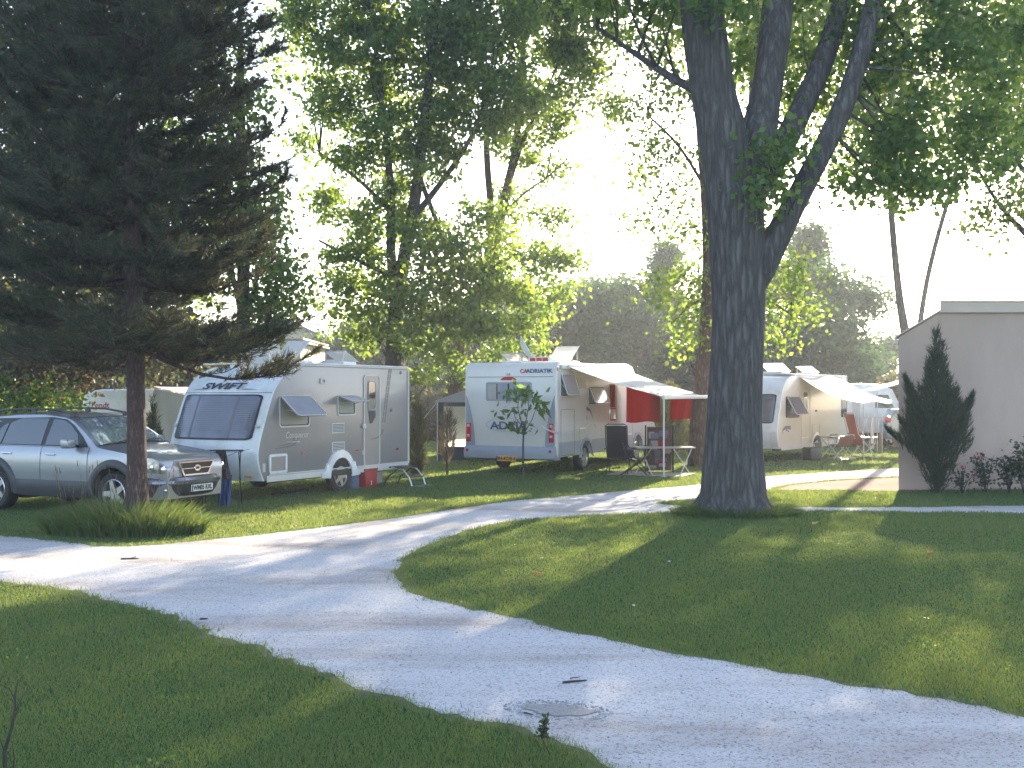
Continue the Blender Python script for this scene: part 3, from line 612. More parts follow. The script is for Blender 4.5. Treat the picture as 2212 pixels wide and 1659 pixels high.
bl = [(1580, 120, 60, 70), (1650, 200, 60, 50), (1700, 150, 80, 60), (1760, 240, 70, 50), (1620, 20, 100, 80), (1740, 20, 100, 90), (1560, -120, 120, 90), (1700, -150, 130, 110), (1640, -350, 150, 120), (1800, -400, 130, 120), (1470, -20, 70, 60), (1480, 120, 50, 50), (1600, 330, 50, 40), (1700, 330, 40, 30)]
tree('tall_tree', 'tall tree standing right behind the forked tree with its crown between the limbs', 'tree', bg_, limbs, px_blobs(bl, ZG), MT['bark_dull'], MT['leaf'], .5, 40, .5, .21, 12, flat=.8)
ZF = 26.0
def TF(x, y, r, dz=0): return (tuple(at(x, y, ZF + dz)), r)
bf = (at(2370, 850, ZF).x, ZF, 0)
limbs = [[((bf[0], ZF, -.1), .3), TF(2360, 760, .2), TF(2330, 640, .17), TF(2280, 560, .12), TF(2212, 505, .07), TF(2150, 440, .045), TF(2105, 350, .03)],
         [TF(2330, 640, .14), TF(2300, 480, .1), TF(2250, 400, .07), TF(2190, 345, .05), TF(2140, 300, .03)], [TF(2330, 640, .15), TF(2330, 400, .12), TF(2300, 150, .08), TF(2280, -100, .04)]]
bl = [(2190, 250, 60, 60), (2200, 360, 55, 50), (2150, 420, 50, 25), (2200, 450, 40, 40), (2230, 150, 70, 70), (2180, 60, 60, 60), (2130, 470, 30, 14), (2290, 250, 80, 90), (2320, 60, 90, 90), (2330, 400, 70, 60), (2300, -120, 140, 110), (2420, 180, 80, 110)]
tree('leaning_tree', 'tree with thin branches slanting down above the flat building parapet', 'tree', bf, limbs, px_blobs(bl, ZF), MT['bark_dull'], MT['leaf'], 1.2, 44, .34, .13, 10, flat=.8)

# --- broadleaf trees behind the pine
def simple_tree(name, label, cat, x, y, blobs, bark, leafm, dens, per, cr, ls, seed, r=.16, group=None):
    top = max(b[0][2] for b in blobs); cx = sum(b[0][0] for b in blobs) / len(blobs)
    limbs = [[((x, y, -.1), r * 1.3), ((x, y, top * .3), r), ((x + (cx - x) * .4, y, top * .6), r * .7), ((cx, y, top), r * .2)]]
    for b in blobs[::2]: limbs.append([((x + (cx - x) * .2, y, max(.8, b[0][2] * .55)), r * .4), (b[0], r * .12)])
    return tree(name, label, cat, (x, y, 0), limbs, blobs, bark, leafm, dens, per, cr, ls, seed, group=group, seg=9, flat=.8)
bl = [(560, 380, 50, 60), (500, 330, 70, 60), (590, 470, 40, 50), (540, 500, 70, 70), (620, 560, 35, 40), (560, 610, 70, 55), (480, 450, 70, 70), (600, 640, 35, 40), (520, 240, 60, 60), (440, 600, 70, 80), (450, 180, 80, 70), (530, 700, 70, 35), (400, 350, 80, 90), (440, 60, 90, 80), (420, -100, 120, 90), (620, 660, 30, 20)]
simple_tree('leafy_tree', 'green leafy tree between the pine crown and the tall poplar', 'tree', -6.4, 26.5, px_blobs(bl, 26.5), MT['bark_dull'], MT['leaf'], 2.0, 60, .32, .14, 21)
bl = [(100, 500, 110, 130), (230, 560, 120, 120), (60, 300, 110, 130), (200, 330, 120, 140), (320, 420, 90, 120), (100, 100, 130, 120), (260, 120, 120, 120), (330, 620, 90, 90), (20, 650, 90, 100), (160, 700, 120, 70), (150, -80, 180, 120), (350, -60, 120, 120), (-80, 450, 120, 160), (-60, 150, 130, 150)]
simple_tree('dark_tree', 'dark broadleaf tree filling the gaps behind the pine crown', 'tree', -10.6, 25.0, px_blobs(bl, 25.0), MT['bark_dull'], MT['leaf_dull'], 1.1, 60, .40, .17, 22, r=.26)
bl = [(150, 740, 90, 45), (60, 780, 70, 50), (230, 770, 60, 45), (140, 810, 80, 40), (20, 840, 50, 40), (330, 760, 60, 40), (-60, 780, 80, 70)]
simple_tree('copper_shrub', 'shrubby tree with reddish brown leaves above the roof of the silver car', 'shrub', -10.2, 23.5, px_blobs(bl, 23.5), MT['bark_dull'], MT['leaf_red'], 2.2, 60, .28, .11, 23, r=.08)
bl = [(20, 850, 60, 35), (90, 860, 70, 30), (150, 870, 50, 30), (-60, 860, 70, 50)]
simple_tree('leafy_shrub', 'low dark green shrub behind the roof of the silver car', 'shrub', -10.5, 22.6, px_blobs(bl, 22.6), MT['bark_dull'], MT['leaf'], 2.5, 70, .22, .10, 24, r=.05)
bl = [(380, 780, 70, 40), (470, 790, 50, 35), (300, 800, 50, 40), (420, 740, 90, 40), (340, 720, 60, 40)]
simple_tree('bushy_tree', 'dull green bushy tree behind the small white caravan', 'tree', -8.9, 32.0, px_blobs(bl, 32.0), MT['bark_dull'], MT['leaf_dull'], 1.2, 80, .35, .15, 25)

# --- the pine
def tufts(P, D, n, L, wd, rg, spread=.5):
    m = len(P); P = np.repeat(P, n, 0); D = np.repeat(D, n, 0); k = len(P)
    d = D + rg.normal(0, spread, (k, 3)); d /= np.linalg.norm(d, axis=1)[:, None]
    st = P + D * rg.uniform(-.09, .05, (k, 1)); l = (L * rg.uniform(.6, 1.15, k))[:, None]
    u = np.cross(d, rg.normal(0, 1, (k, 3))); u /= np.linalg.norm(u, axis=1)[:, None]
    V = np.stack([st - u * wd / 2, st + u * wd / 2, st + d * l], 1).reshape(-1, 3)
    return V, np.arange(3 * k).reshape(-1, 3)
bp_ = Vector((at(298, 1110, 16.2).x, 16.2, 0)); root = thing('pine_tree', 'dark dense pine with a bare lower trunk standing in long grass', 'tree', bp_)
def pine_axis(z): return Vector((-.022 * z * (1 if z < 4 else 1) - .006 * max(0, z - 3), .02 * z, z))
g = Geo(); g.tube([pine_axis(z) for z in np.linspace(-.1, 12.5, 30)], [max(.03, .145 - .008 * z + (.08 * math.exp(-max(z, 0) * 3))) for z in np.linspace(-.1, 12.5, 30)], 16)
br = Geo(); TP = []; TDr = []; rg = np.random.default_rng(31)
z = 2.75
while z < 12:
    kmax = 7 if z < 9 else 6; ph = rg.uniform(0, 6.28)
    reach = 2.55 if z < 3.4 else (2.5 if z < 5 else 2.35 - .08 * (z - 5))
    for k in range(kmax):
        a = ph + 6.283 * k / kmax + rg.normal(0, .2); L = reach * rg.uniform(.75, 1.12)
        side = math.cos(a)
        if side > .5 and 3.6 < z < 4.4: L *= .93
        up = rg.uniform(-.05, .25) if z > 3.2 else rg.uniform(-.16, .02)
        p0 = pine_axis(z + rg.uniform(-.15, .15)); pts = []
        for t in np.linspace(0, 1, 7): pts.append(p0 + Vector((math.cos(a + .15 * t) * L * t, math.sin(a + .15 * t) * L * t, L * (up * t - .12 * math.sin(t * 3.1) + .12 * t ** 3))))
        br.tube(pts, [.035 - .028 * t for t in np.linspace(0, 1, 7)], 5, cap=False)
        for j in range(22):
            t = rg.uniform(.12, 1.0); i = min(5, int(t * 6)); q = pts[i].lerp(pts[i + 1], t * 6 - i); sl = (1.05 - t) * L * .40 + .22
            sa = a + rg.choice([-1, 1]) * rg.uniform(.4, 1.3); sp = [q]; dv = Vector((math.cos(sa), math.sin(sa), rg.uniform(-.05, .45)))
            e = q + dv * sl + Vector((0, 0, .1 * sl)); mid = q.lerp(e, .5) + Vector((0, 0, -.05)); br.tube([q, mid, e], [.010, .008, .005], 4, cap=False)
            for m in range(6):
                s = (m + rg.uniform(.1, 1)) / 6; pp = q.lerp(e, s); dd = (dv + Vector((0, 0, .5))).normalized()
                TP.append(tuple(pp)); TDr.append(tuple(dd + Vector(rg.normal(0, .25, 3))))
        for t in np.linspace(.35, 1, 6):
            i = min(5, int(t * 6)); TP.append(tuple(pts[i].lerp(pts[i + 1], t * 6 - i))); TDr.append((math.cos(a) * .7, math.sin(a) * .7, .6))
    z += rg.uniform(.38, .5)
g.obj('trunk', MT['bark_pine'], root, 60); br.obj('branches', MT['bark_pine'], root, 60)
TP = np.array(TP); TDr = np.array(TDr); TDr /= np.linalg.norm(TDr, axis=1)[:, None]
V, Fc = tufts(TP, TDr, 24, .15, .0105, rg); link(npmesh('crown', V, Fc), 'crown', MT['needle'], root, 0)
print('pine tufts', len(TP))

# --- cypress and the thujas
def conifer(name, label, cat, x, y, prof, n, mat, seed, L=.16, wd=.014, per=9, stem=.05, group=None, lobes=()):
    rg = np.random.default_rng(seed); root = thing(name, label, cat, (x, y, 0), group=group); H = prof[-1][0]
    zz = np.array([p[0] for p in prof]); rr = np.array([p[1] for p in prof])
    z = []
    while len(z) < n:
        c = rg.uniform(zz[0], H); 
        if rg.uniform() < (np.interp(c, zz, rr) / rr.max()) ** 1.3 + .05: z.append(c)
    z = np.array(z); a = rg.uniform(0, 6.283, n); rad = np.interp(z, zz, rr) * (.75 + .25 * np.sin(a * 3 + z * 2.1 + seed) * np.sin(z * 5 + a)) * np.sqrt(rg.uniform(.05, 1.15, n))
    P = np.stack([np.cos(a) * rad, np.sin(a) * rad, z], 1); D = np.stack([np.cos(a) * .45, np.sin(a) * .45, np.ones(n)], 1)
    for (lx, ly, lz0, lz1, lr, m) in lobes:
        t = rg.uniform(0, 1, m); q = np.stack([lx * (.3 + .7 * t) + rg.normal(0, lr, m) * (1 - t), ly * t + rg.normal(0, lr, m) * (1 - t), lz0 + (lz1 - lz0) * t], 1)
        P = np.concatenate([P, q]); D = np.concatenate([D, np.tile([lx * .4, ly * .4, 1.0], (m, 1))])
    D /= np.linalg.norm(D, axis=1)[:, None]; V, Fc = tufts(P, D, per, L, wd, rg, .3)
    g = Geo(); g.tube([(0, 0, -.05), (0, 0, H * .5), (0, 0, H * .93)], [stem, stem * .7, .01], 8)
    for k in range(26):
        a = rg.uniform(0, 6.28); z0 = rg.uniform(.12, .75) * H; r_ = np.interp(z0 + .3, zz, rr) * .8; g.tube([(0, 0, z0), (math.cos(a) * r_ * .6, math.sin(a) * r_ * .6, z0 + .12), (math.cos(a) * r_, math.sin(a) * r_, z0 + .35)], [.014, .01, .004], 4, cap=False)
    g.obj('trunk', MT['bark_dull'], root, 60); link(npmesh('crown', V, Fc), 'crown', mat, root, 0)
    return root
conifer('cypress', 'dark ragged cypress growing against the beige building wall', 'tree', at(2026, 850, 22.0).x, 22.05, [(.05, .16), (.4, .28), (.8, .52), (1.25, .72), (1.7, .64), (2.1, .44), (2.5, .27), (2.9, .13), (3.3, .02)], 1900, MT['cypress'], 41, L=.16, wd=.017, per=8,
        lobes=[(-.62, 0, .9, 2.30, .22, 300), (-.5, .1, 1.1, 2.15, .18, 160), (.66, -.1, 1.0, 1.95, .20, 280), (.45, .1, 1.3, 2.05, .16, 120), (-1.0, 0, .75, 1.30, .10, 90), (-.8, -.1, 1.0, 1.5, .14, 90)])
conifer('thuja', 'olive green thuja just past the back corner of the silver caravan', 'shrub', at(902, 850, 27.5).x, 27.5, [(.02, .22), (.5, .30), (1.1, .26), (1.6, .14), (1.95, .03)], 520, MT['thuja'], 42, L=.14, wd=.02, per=9)
conifer('spruce_sapling', 'small dark spruce between the pine trunk and the silver caravan', 'tree', at(330, 850, 24.0).x, 24.0, [(.02, .30), (.6, .36), (1.1, .26), (1.6, .12), (1.95, .02)], 320, MT['cypress'], 43, L=.14, wd=.018, per=8)
conifer('reed_shrub', 'twiggy brownish shrub in front of the small grey tent', 'shrub', at(966, 850, 27.2).x, 27.2, [(.3, .05), (.6, .22), (1.0, .34), (1.3, .26), (1.6, .12)], 260, MT['reed'], 44, L=.17, wd=.012, per=7, stem=.035)
conifer('hedge_shrub', 'sunlit tangled shrub seen under the awning of the white motorhome', 'shrub', at(1450, 850, 36).x, 36.0, [(.02, .6), (.6, .85), (1.2, .8), (1.8, .6), (2.3, .2)], 520, MT['thuja'], 45, L=.22, wd=.03, per=9)

# --- sapling on the grass behind the motorhome
sx, sy = at(1130, 850, 26.2).x, 26.2; root = thing('sapling', 'young sapling with a thin stem and a few leaf bunches behind the motorhome', 'tree', (sx, sy, 0))
def S(x, y): v = at(x, y, sy); return (v.x - sx, 0, v.z)
g = Geo(); g.tube([(0, 0, -.05), S(1130, 960), S(1131, 934)], [.03, .022, .018], 8)
for L_ in [[S(1131, 934), S(1118, 880), S(1122, 855)], [S(1131, 934), S(1142, 880), S(1138, 850)], [S(1131, 938), S(1105, 930), S(1095, 920)], [S(1131, 938), S(1150, 905), S(1158, 880)], [S(1131, 925), S(1112, 900), S(1108, 885)]]:
    g.tube([Vector(p) + Vector((0, rnd.uniform(-.12, .12) * i, 0)) for i, p in enumerate(L_)], [.012, .009, .005], 6)
g.obj('trunk', MT['bark_dull'], root, 60)
Pc = []; rg = np.random.default_rng(51)
for (x, y, n_, s_) in [(1128, 848, 60, .26), (1145, 858, 40, .22), (1104, 886, 46, .2), (1158, 880, 40, .2), (1120, 915, 50, .2), (1172, 872, 14, .12), (1098, 918, 14, .14), (1110, 852, 14, .15), (1150, 842, 12, .1), (1138, 925, 16, .12)]:
    Pc.append(np.array(S(x, y)) + rg.normal(0, s_, (n_ // 2, 3)) * np.array([.8, .8, .35]))
V, Fq = leaf_quads(np.concatenate(Pc), .21, rg, .8, .45); link(npmesh('crown', V, Fq), 'crown', MT['leaf_big'], root, 0)

# --- roses along the wall
def rose(px, Z, h, r_, n, label, seed, fl=True):
    rg = np.random.default_rng(seed); x = at(px, 850, Z).x; root = thing('rose_bush', label, 'plant', (x, Z, 0), group='rose bushes along the beige wall'); g = Geo(); tips = []
    for k in range(7):
        a = rg.uniform(0, 6.28); t = Vector((math.cos(a) * r_ * rg.uniform(.3, 1), math.sin(a) * r_ * .6, h * rg.uniform(.6, 1))); g.tube([(0, 0, -.02), t * .5 + Vector((0, 0, .08)), t], [.01, .007, .004], 5); tips.append(t)
    g.obj('stem', MT['stick'], root, 60); P = np.concatenate([np.array(t) * rg.uniform(.35, 1, (n // 7, 1)) + rg.normal(0, .07, (n // 7, 3)) for t in tips])
    V, Fq = leaf_quads(P, .075, rg, .2, .7); link(npmesh('foliage', V, Fq), 'foliage', MT['rose'], root, 0)
    if fl:
        for t in tips[:3]:
            V, Fq = leaf_quads(np.array(t) + rg.normal(0, .014, (10, 3)), .035, rg, 0, .9); link(npmesh('flower', V, Fq), 'flower', MT['flower_red'], root, 0)
rose(2078, 22.1, .55, .24, 120, 'thin reddish rose bush beside the foot of the cypress', 61)
rose(2130, 22.2, .82, .26, 300, 'rose bush with a red bloom standing free against the beige wall', 62)
rose(2180, 22.1, .95, .22, 330, 'slim rose bush just left of the largest one at the wall', 63, False)
rose(2212, 22.0, 1.15, .36, 620, 'largest rose bush at the right edge of the beige wall', 64)

# --- far trees and hedge
def far_tree(name, label, seed, H, W, leafm, n=5200, ls=.34, conical=False, z0=.1):
    rg = np.random.default_rng(seed); root = thing(name, label, 'tree', (0, 0, 0)); bl = []
    for k in range(22):
        t = rg.uniform(z0, .95); r_ = W * (1 - t) ** .8 if conical else W * math.sqrt(max(.05, 1 - (2 * t - 1) ** 2 * .8)); a = rg.uniform(0, 6.28); q = rg.uniform(.2, .8)
        s = W * rg.uniform(.25, .45) * (.6 if conical else 1); bl.append(((math.cos(a) * r_ * q, math.sin(a) * r_ * q, t * H), (s, s, s * .8)))
    g = Geo(); g.tube([(0, 0, -.1), (0, 0, H * .5), (.2, 0, H * .92)], [W * .07, W * .05, .03], 8)
    for b in bl[::2]: g.tube([(0, 0, b[0][2] * .6), b[0]], [.06, .02], 4)
    g.obj('trunk', MT['bark_dull'], root, 60)
    C = np.concatenate([np.array(c) + (lambda q: q / np.linalg.norm(q, axis=1)[:, None] * rg.uniform(.2, 1.1, (len(q), 1)))(rg.normal(0, 1, (n // 22 // 8, 3))) * np.array(r_) for c, r_ in bl])
    P = np.repeat(C, 8, 0) + rg.normal(0, .28, (len(C) * 8, 3)); V, Fq = leaf_quads(P, ls, rg, .2, .75)
    link(npmesh('crown', V, Fq), 'crown', leafm, root, 0); return root
def dup(o, loc, rz, sc, label, group=None):
    r = o.copy(); COL.objects.link(r); r.location = loc; r.rotation_euler = (0, 0, rz); r.scale = sc
    tag(r, label)
    if group: r['group'] = group
    for ch in o.children:
        c = ch.copy(); COL.objects.link(c); c.parent = r
    return r
fa = far_tree('broadleaf_tree', 'x', 71, 8, 3.4, MT['leaf_far'], 15000, .26)
fb = far_tree('willow_tree', 'x', 72, 6.5, 3.2, MT['leaf_far'], 15000, .24)
fc = far_tree('spruce_tree', 'x', 73, 10, 2.3, MT['leaf_far'], 13000, .2, True)
GRP = 'trees in the wood behind the pitches'
plan = [ # proto, px, Z, scale, yaw, label
    (fb, 1235, 56, 1.10, 0.3, 'grey green willow in the wood above the roof of the white motorhome'),
    (fb, 1320, 60, 1.18, 2.1, 'rounded willow in the wood above the motorhome awning'),
    (fc, 1440, 62, 1.05, 1.0, 'dark pointed spruce in the wood above the hanging red cloths'),
    (fa, 1555, 58, .98, 4.0, 'bushy tree of the wood hidden mostly behind the forked trunk'),
    (fa, 1705, 54, 1.02, 5.2, 'hazy green tree in the wood above the front of the cream caravan'),
    (fc, 1745, 60, 1.12, 3.0, 'tall pointed spruce in the wood above the hatches of the cream caravan'),
    (fa, 1815, 57, .92, 2.6, 'hazy tree of the wood above the cream caravan awning'),
    (fb, 1890, 66, .80, 1.4, 'low yellowish tree of the wood beside the corner of the building'),
    (fa, 1120, 62, 1.02, .8, 'tree of the wood showing between the two poplars and the motorhome'),
    (fb, 1000, 58, .95, 3.3, 'willow of the wood behind the small grey tent'),
    (fa, 880, 54, .72, 1.9, 'tree of the wood straight behind the back of the silver caravan'),
    (fb, 760, 56, .85, .2, 'tree of the wood above the roof hatches of the silver caravan'),
    (fa, 640, 66, .62, 2.2, 'low tree of the wood beside the tiled house roof'),
    (fa, 300, 44, .9, 4.4, 'tree of the wood behind the pine and the small caravan'),
    (fb, 100, 42, 1.05, 1.1, 'tree of the wood behind the copper shrub'),
    (fa, -60, 46, 1.1, 3.8, 'dark tree of the wood behind the rear of the silver car'),
    (fb, 1640, 64, .95, 5.5, 'willow of the wood filling the gap behind the forked trunk'),
    (fa, 1390, 63, 1.0, 1.7, 'tree of the wood between the rounded willow and the dark spruce'),
    (fb, 2080, 70, .75, 2.7, 'low tree of the wood behind the beige building')]
used = set()
for (o, px, Z_, s_, rz, lab) in plan:
    loc = (at(px, 850, Z_).x, Z_, 0); sc = (s_ * 1.15, s_ * 1.15, s_)
    if o not in used:
        used.add(o); o.location = loc; o.rotation_euler = (0, 0, rz); o.scale = sc; o['label'] = lab; o['group'] = GRP
    else: dup(o, loc, rz, sc, lab, GRP)
# hedge closing the campsite
n = 60000; hx = rng.uniform(-26, 26, n); hy = 49 + rng.normal(0, .8, n) + .05 * hx; hz = rng.uniform(0, 1, n) ** .9 * (2.9 + .6 * np.sin(hx * .7) + .35 * np.sin(hx * 2.3))
V, Fq = leaf_quads(np.stack([hx, hy, hz], 1), .22, rng, .2, .75)
tag(link(npmesh('hedge', V, Fq), 'hedge', MT['leaf_dull'], smooth=0), 'long dark hedge closing the pitches in front of the wood', 'hedge')

# ================================================================ BUILDINGS
Zw = 22.97; xl = at(1941, 850, Zw).x; x2 = at(2031, 850, Zw).x
root = thing('beige_building', 'plain beige rendered building with a flat parapet and one sloping roof edge', 'building', (xl, Zw, 0))
W_ = 9.0; D_ = 5.0; dx2 = x2 - xl
def SK(g): g.v = [(x + .42 * y, y, z) for x, y, z in g.v]
g = Geo(); g.prism([(0, -.05), (0, 3.16), (dx2, 3.68), (W_, 3.68), (W_, -.05)], 0, D_); SK(g); g.obj('wall', MT['wall'], root, 0)
g = Geo(); g.prism([(-.06, 3.15), (-.06, 3.19), (dx2, 3.73), (dx2, 3.69)], -.05, D_ + .05); SK(g); g.obj('roof_edge', MT['fascia'], root, 0)
g = Geo(); g.box(dx2 + .004, W_ + .05, -.07, D_ + .06, 3.685, 3.89, .01, 1); g.box(dx2 - .01, W_ + .07, -.085, D_ + .08, 3.892, 3.915, .004, 1); g.box(dx2 - .006, W_ + .06, -.082, -.071, 3.67, 3.70); SK(g); g.obj('parapet', MT['fascia'], root, 0)
g = Geo(); g.tube([(-.05, .0, 3.08), (-.05, D_, 3.08)], .05, 10); SK(g); g.obj('gutter', MT['ink_silver'], root)
v = at(1937, 888, 41); g = Geo(); g.box(v.x - .05, v.x + 3.2, 41, 41.2, 0, 1.36, .01, 1); g.box(v.x - .08, v.x + 3.23, 40.97, 41.23, 1.36, 1.41, .01, 1)
tag(g.obj('garden_wall', MT['wall'], None, 0), 'low beige wall seen just left of the building corner', 'wall')
root = thing('beige_cabin', 'beige cabin with a pale eave line behind the roof of the silver caravan', 'building', (at(510, 850, 38).x, 38, 0))
g = Geo(); g.box(0, 2.2, 0, 5, 0, 3.72); g.obj('wall', MT['housewall'], root, 0)
g = Geo(); g.box(-.15, 2.35, -.2, 5.2, 3.725, 3.80); g.box(-.12, 2.32, -.16, 5.16, 3.84, 3.90); g.obj('roof', MT['fascia'], root, 0)
g = Geo(); g.box(.6, 1.6, -.03, .02, 2.0, 2.9); g.obj('window', MT['glass'], root, 0)
x0 = at(560, 850, 58).x; root = thing('tiled_house', 'house with a dark tiled gable roof between the pine and the poplar', 'house', (x0, 58, 0))
g = Geo(); g.prism([(0, 0), (0, 4.7), (1.3, 5.7), (3.9, 4.6), (3.9, 0)], 0, 8); g.obj('wall', MT['housewall'], root, 0)
g = Geo(); g.prism([(-.4, 4.5), (-.4, 4.65), (1.3, 5.95), (4.4, 4.55), (4.4, 4.4), (1.3, 5.75)], -.3, 8.3); g.obj('roof', MT['slate'], root, 0)
# ================================================================ SILVER CARAVAN
def C2(cx, cy): return ((560 + cx * .434) * .6064, (1180 + cy * .434) * .6064)
def ptsprof(P, s):
    """point at relative arc length"""
    L = [0]
    for a, b in zip(P, P[1:]): L.append(L[-1] + math.dist(a, b))
    d = s * L[-1]
    for i in range(len(P) - 1):
        if d <= L[i + 1] or i == len(P) - 2:
            t = (d - L[i]) / (L[i + 1] - L[i]); return (P[i][0] + (P[i + 1][0] - P[i][0]) * t, P[i][1] + (P[i + 1][1] - P[i][1]) * t)
def smooth2(P, it=2):
    for _ in range(it):
        Q = [P[0]]
        for a, b in zip(P, P[1:]): Q += [(a[0] * .75 + b[0] * .25, a[1] * .75 + b[1] * .25), (a[0] * .25 + b[0] * .75, a[1] * .25 + b[1] * .75)]
        P = Q + [P[-1]]
    return P
def caravan(name, label, loc, yaw, L, W, front_prof, ztop, zsill, side, white, bow=.2, win=(1.16, 1.95), group=None):
    root = thing(name, label, 'caravan', loc, yaw, group)
    fp = smooth2(front_prof)
    prof = fp + [(L - .12, ztop), (L - .03, ztop - .04), (L, ztop - .14), (L, zsill)]
    g = Geo(); g.prism(prof, 0, W, .02); body = g.obj('body', side, root, 30)
    zmax = max(p[1] for p in fp)
    def Fr(s, v, off=0.0):
        x, z = ptsprof(fp, s); y = v * W
        e = 1 - abs(2 * v - 1) ** 2.6; k = max(0, min(1, (2.0 - x) / 1.6)) if x > .5 else 1
        return (x - (bow * e * k + .012 + off), y, z + (.06 * e * (1 - k) + off * .3))
    def Fz(v, z, off):          # by height
        lo, hi = 0, 1
        for _ in range(22):
            m = (lo + hi) / 2
            if ptsprof(fp, m)[1] < z: lo = m
            else: hi = m
        return Fr(lo, v, off)
    g = Geo(); vs_ = [-.012] + list(np.linspace(0, 1, 25)) + [1.012]
    def shell(s, v):
        if v < 0: x, z = ptsprof(fp, s); return (x + .02, -.014, z - .002)
        if v > 1: x, z = ptsprof(fp, s); return (x + .02, W + .014, z - .002)
        return Fr(s, v)
    g.grid(shell, list(np.linspace(0, 1, 60)), vs_); g.obj('front_panel', white, root, 40)
    if win:
        g = Geo(); g.rpatch(lambda a, b: Fz(a, b, .012), .055, .945, win[0] - .03, win[1] + .03, .06, 30, 6); g.obj('window_rubber', MT['black'], root, 30)
        g = Geo(); g.rpatch(lambda a, b: Fz(a, b, .022), .07, .93, win[0], win[1], .055, 30, 6); fw = g.obj('front_window', MT['acryl'], root, 50)
        for k, v0 in enumerate((.28, .72)):
            g = Geo(); g.grid(lambda a, b: Fz(a, b, .028), [v0 - .012, v0 + .012], list(np.linspace(win[0] + .01, win[1] - .01, 9))); g.obj('window_bar', MT['ink_grey'], fw, 0)
        g = Geo()
        for z_ in np.arange(win[0] + .12, win[1] - .08, .035):
            for (a0, a1) in ((.10, .25), (.32, .68), (.76, .90)): g.grid(lambda a, b: Fz(a, b, .025), list(np.linspace(a0, a1, 5)), [z_, z_ + .009])
        g.obj('blind', MT['ink_grey'], fw, 0)
    g = Geo(); g.box(.9, L - .005, -.012, W + .012, ztop + .001, ztop + .028, .008, 1); g.obj('roof', white, root, 0)
    g = Geo(); g.box(1.2, L - .02, -.028, -.003, ztop - .035, ztop - .005, .004, 1); g.box(L - .03, L + .012, -.02, .02, zsill, ztop - .06, .006, 1); g.obj('edge_trim', MT['ink_pale'], root, 0)
    g = Geo(); g.box(.25, L - .03, -.02, -.002, zsill - .10, zsill + .02, .006, 1); g.box(.3, L - .02, -.026, -.004, zsill + .024, zsill + .045, .003, 1); g.obj('sill_rail', MT['ink_pale'], root, 0)
    g = Geo(); g.box(.6, L - .4, .35, .42, .28, zsill + .01); g.box(.6, L - .4, W - .42, W - .35, .28, zsill + .01); g.box(.2, L - .1, .1, W - .1, zsill - .05, zsill - .003)
    g.tube([(.35, W / 2, .38), (-1.1, W / 2, .42)], .045, 8); g.tube([(-.8, W / 2, .42), (-.8, W / 2, .02)], .03, 8); g.obj('chassis', MT['black'], root, 0)
    return root, Fr, Fz, fp
def frame_rect(g, x0, x1, z0, z1, r_, t, y, d):
    """rounded rect ring on plane y facing -y"""
    def ring(off):
        b = []
        for (cx, cz, a0) in ((x1 - r_, z1 - r_, 0), (x0 + r_, z1 - r_, 90), (x0 + r_, z0 + r_, 180), (x1 - r_, z0 + r_, 270)):
            for i in range(6): a = R(a0 + 18 * i); b.append((cx + (r_ + off) * math.cos(a), cz + (r_ + off) * math.sin(a)))
        return b
    o, i_ = ring(0), ring(-t); n = len(o); i0 = len(g.v)
    V = [(x, y, z) for x, z in o] + [(x, y - d, z) for x, z in o] + [(x, y - d, z) for x, z in i_] + [(x, y, z) for x, z in i_]
    Fc = [(k * n + j, k * n + (j + 1) % n, ((k + 1) % 4) * n + (j + 1) % n, ((k + 1) % 4) * n + j) for k in range(4) for j in range(n)]
    return g.add(V, Fc)
def side_window(root, x0, x1, z0, z1, r_=.05, opened=None, y=0.0, trim='ink_pale', inner='blind', pane='acryl_pane'):
    g = Geo(); g.rpatch(lambda a, b: (a, y - .004, b), x0, x1, z0, z1, r_, 1); w_ = g.obj('window', MT[inner], root, 0)
    g = Geo(); frame_rect(g, x0 - .02, x1 + .02, z0 - .02, z1 + .02, r_ + .01, .035, y - .001, .016); g.obj('frame', MT[trim], w_, 20)
    g = Geo(); frame_rect(g, x0 + .012, x1 - .012, z0 + .012, z1 - .012, r_ - .01, .022, y - .0045, .008); g.obj('seal', MT['black'], w_, 20)
    if opened is not None:
        h = z1 - z0; an = R(opened); m = Matrix.Translation((0, y - .02, z1)) @ Matrix.Rotation(-an, 4, 'X')
        g = Geo(); g.rpatch(lambda a, b: (a, 0, b), x0, x1, -h, 0, r_, 1); g.xf(m)
        p = g.obj('pane', MT[pane], w_, 0, solid=.012)
        g = Geo(); frame_rect(g, x0 - .004, x1 + .004, -h - .004, .004, r_ + .004, .014, -.008, .014); g.xf(m); g.obj('pane_rim', MT['ink_pale'], w_, 20)
        for xx in (x0 + .05, x1 - .05): g = Geo(); g.tube([(xx, y - .01, z0 + .55 * h), tuple(m @ Vector((xx, 0, -h * .75)))], .006, 5); g.obj('stay', MT['alu'], w_, 0)
    return w_
OS = (-4.70, 20.5); dS = (.476, .88); yawS = math.atan2(.88, .476)
def s2(cx, cy): return onplane(OS, dS, *C2(cx, cy))
fpS = [(.16, .37), (.04, .60), (-.01, .85), (.03, 1.08), (.18, 1.45), (.34, 1.85), (.46, 2.08), (.62, 2.26), (.85, 2.42), (1.2, 2.53), (1.6, 2.57)]
root, Fr, Fz, fp = caravan('silver_caravan', 'silver sided caravan with a white front and its side windows propped open', (*OS, 0), yawS, 5.0, 2.2, fpS, 2.575, .44, MT['swift_side'], MT['white'])
def rect(a, b):
    (x0, z1), (x1, z0) = s2(*a), s2(*b); return min(x0, x1), max(x0, x1), min(z0, z1), max(z0, z1)
side_window(root, *rect((1004, 535), (1246, 775)), .07, 50)
side_window(root, *rect((1482, 532), (1622, 682)), .05, 72)
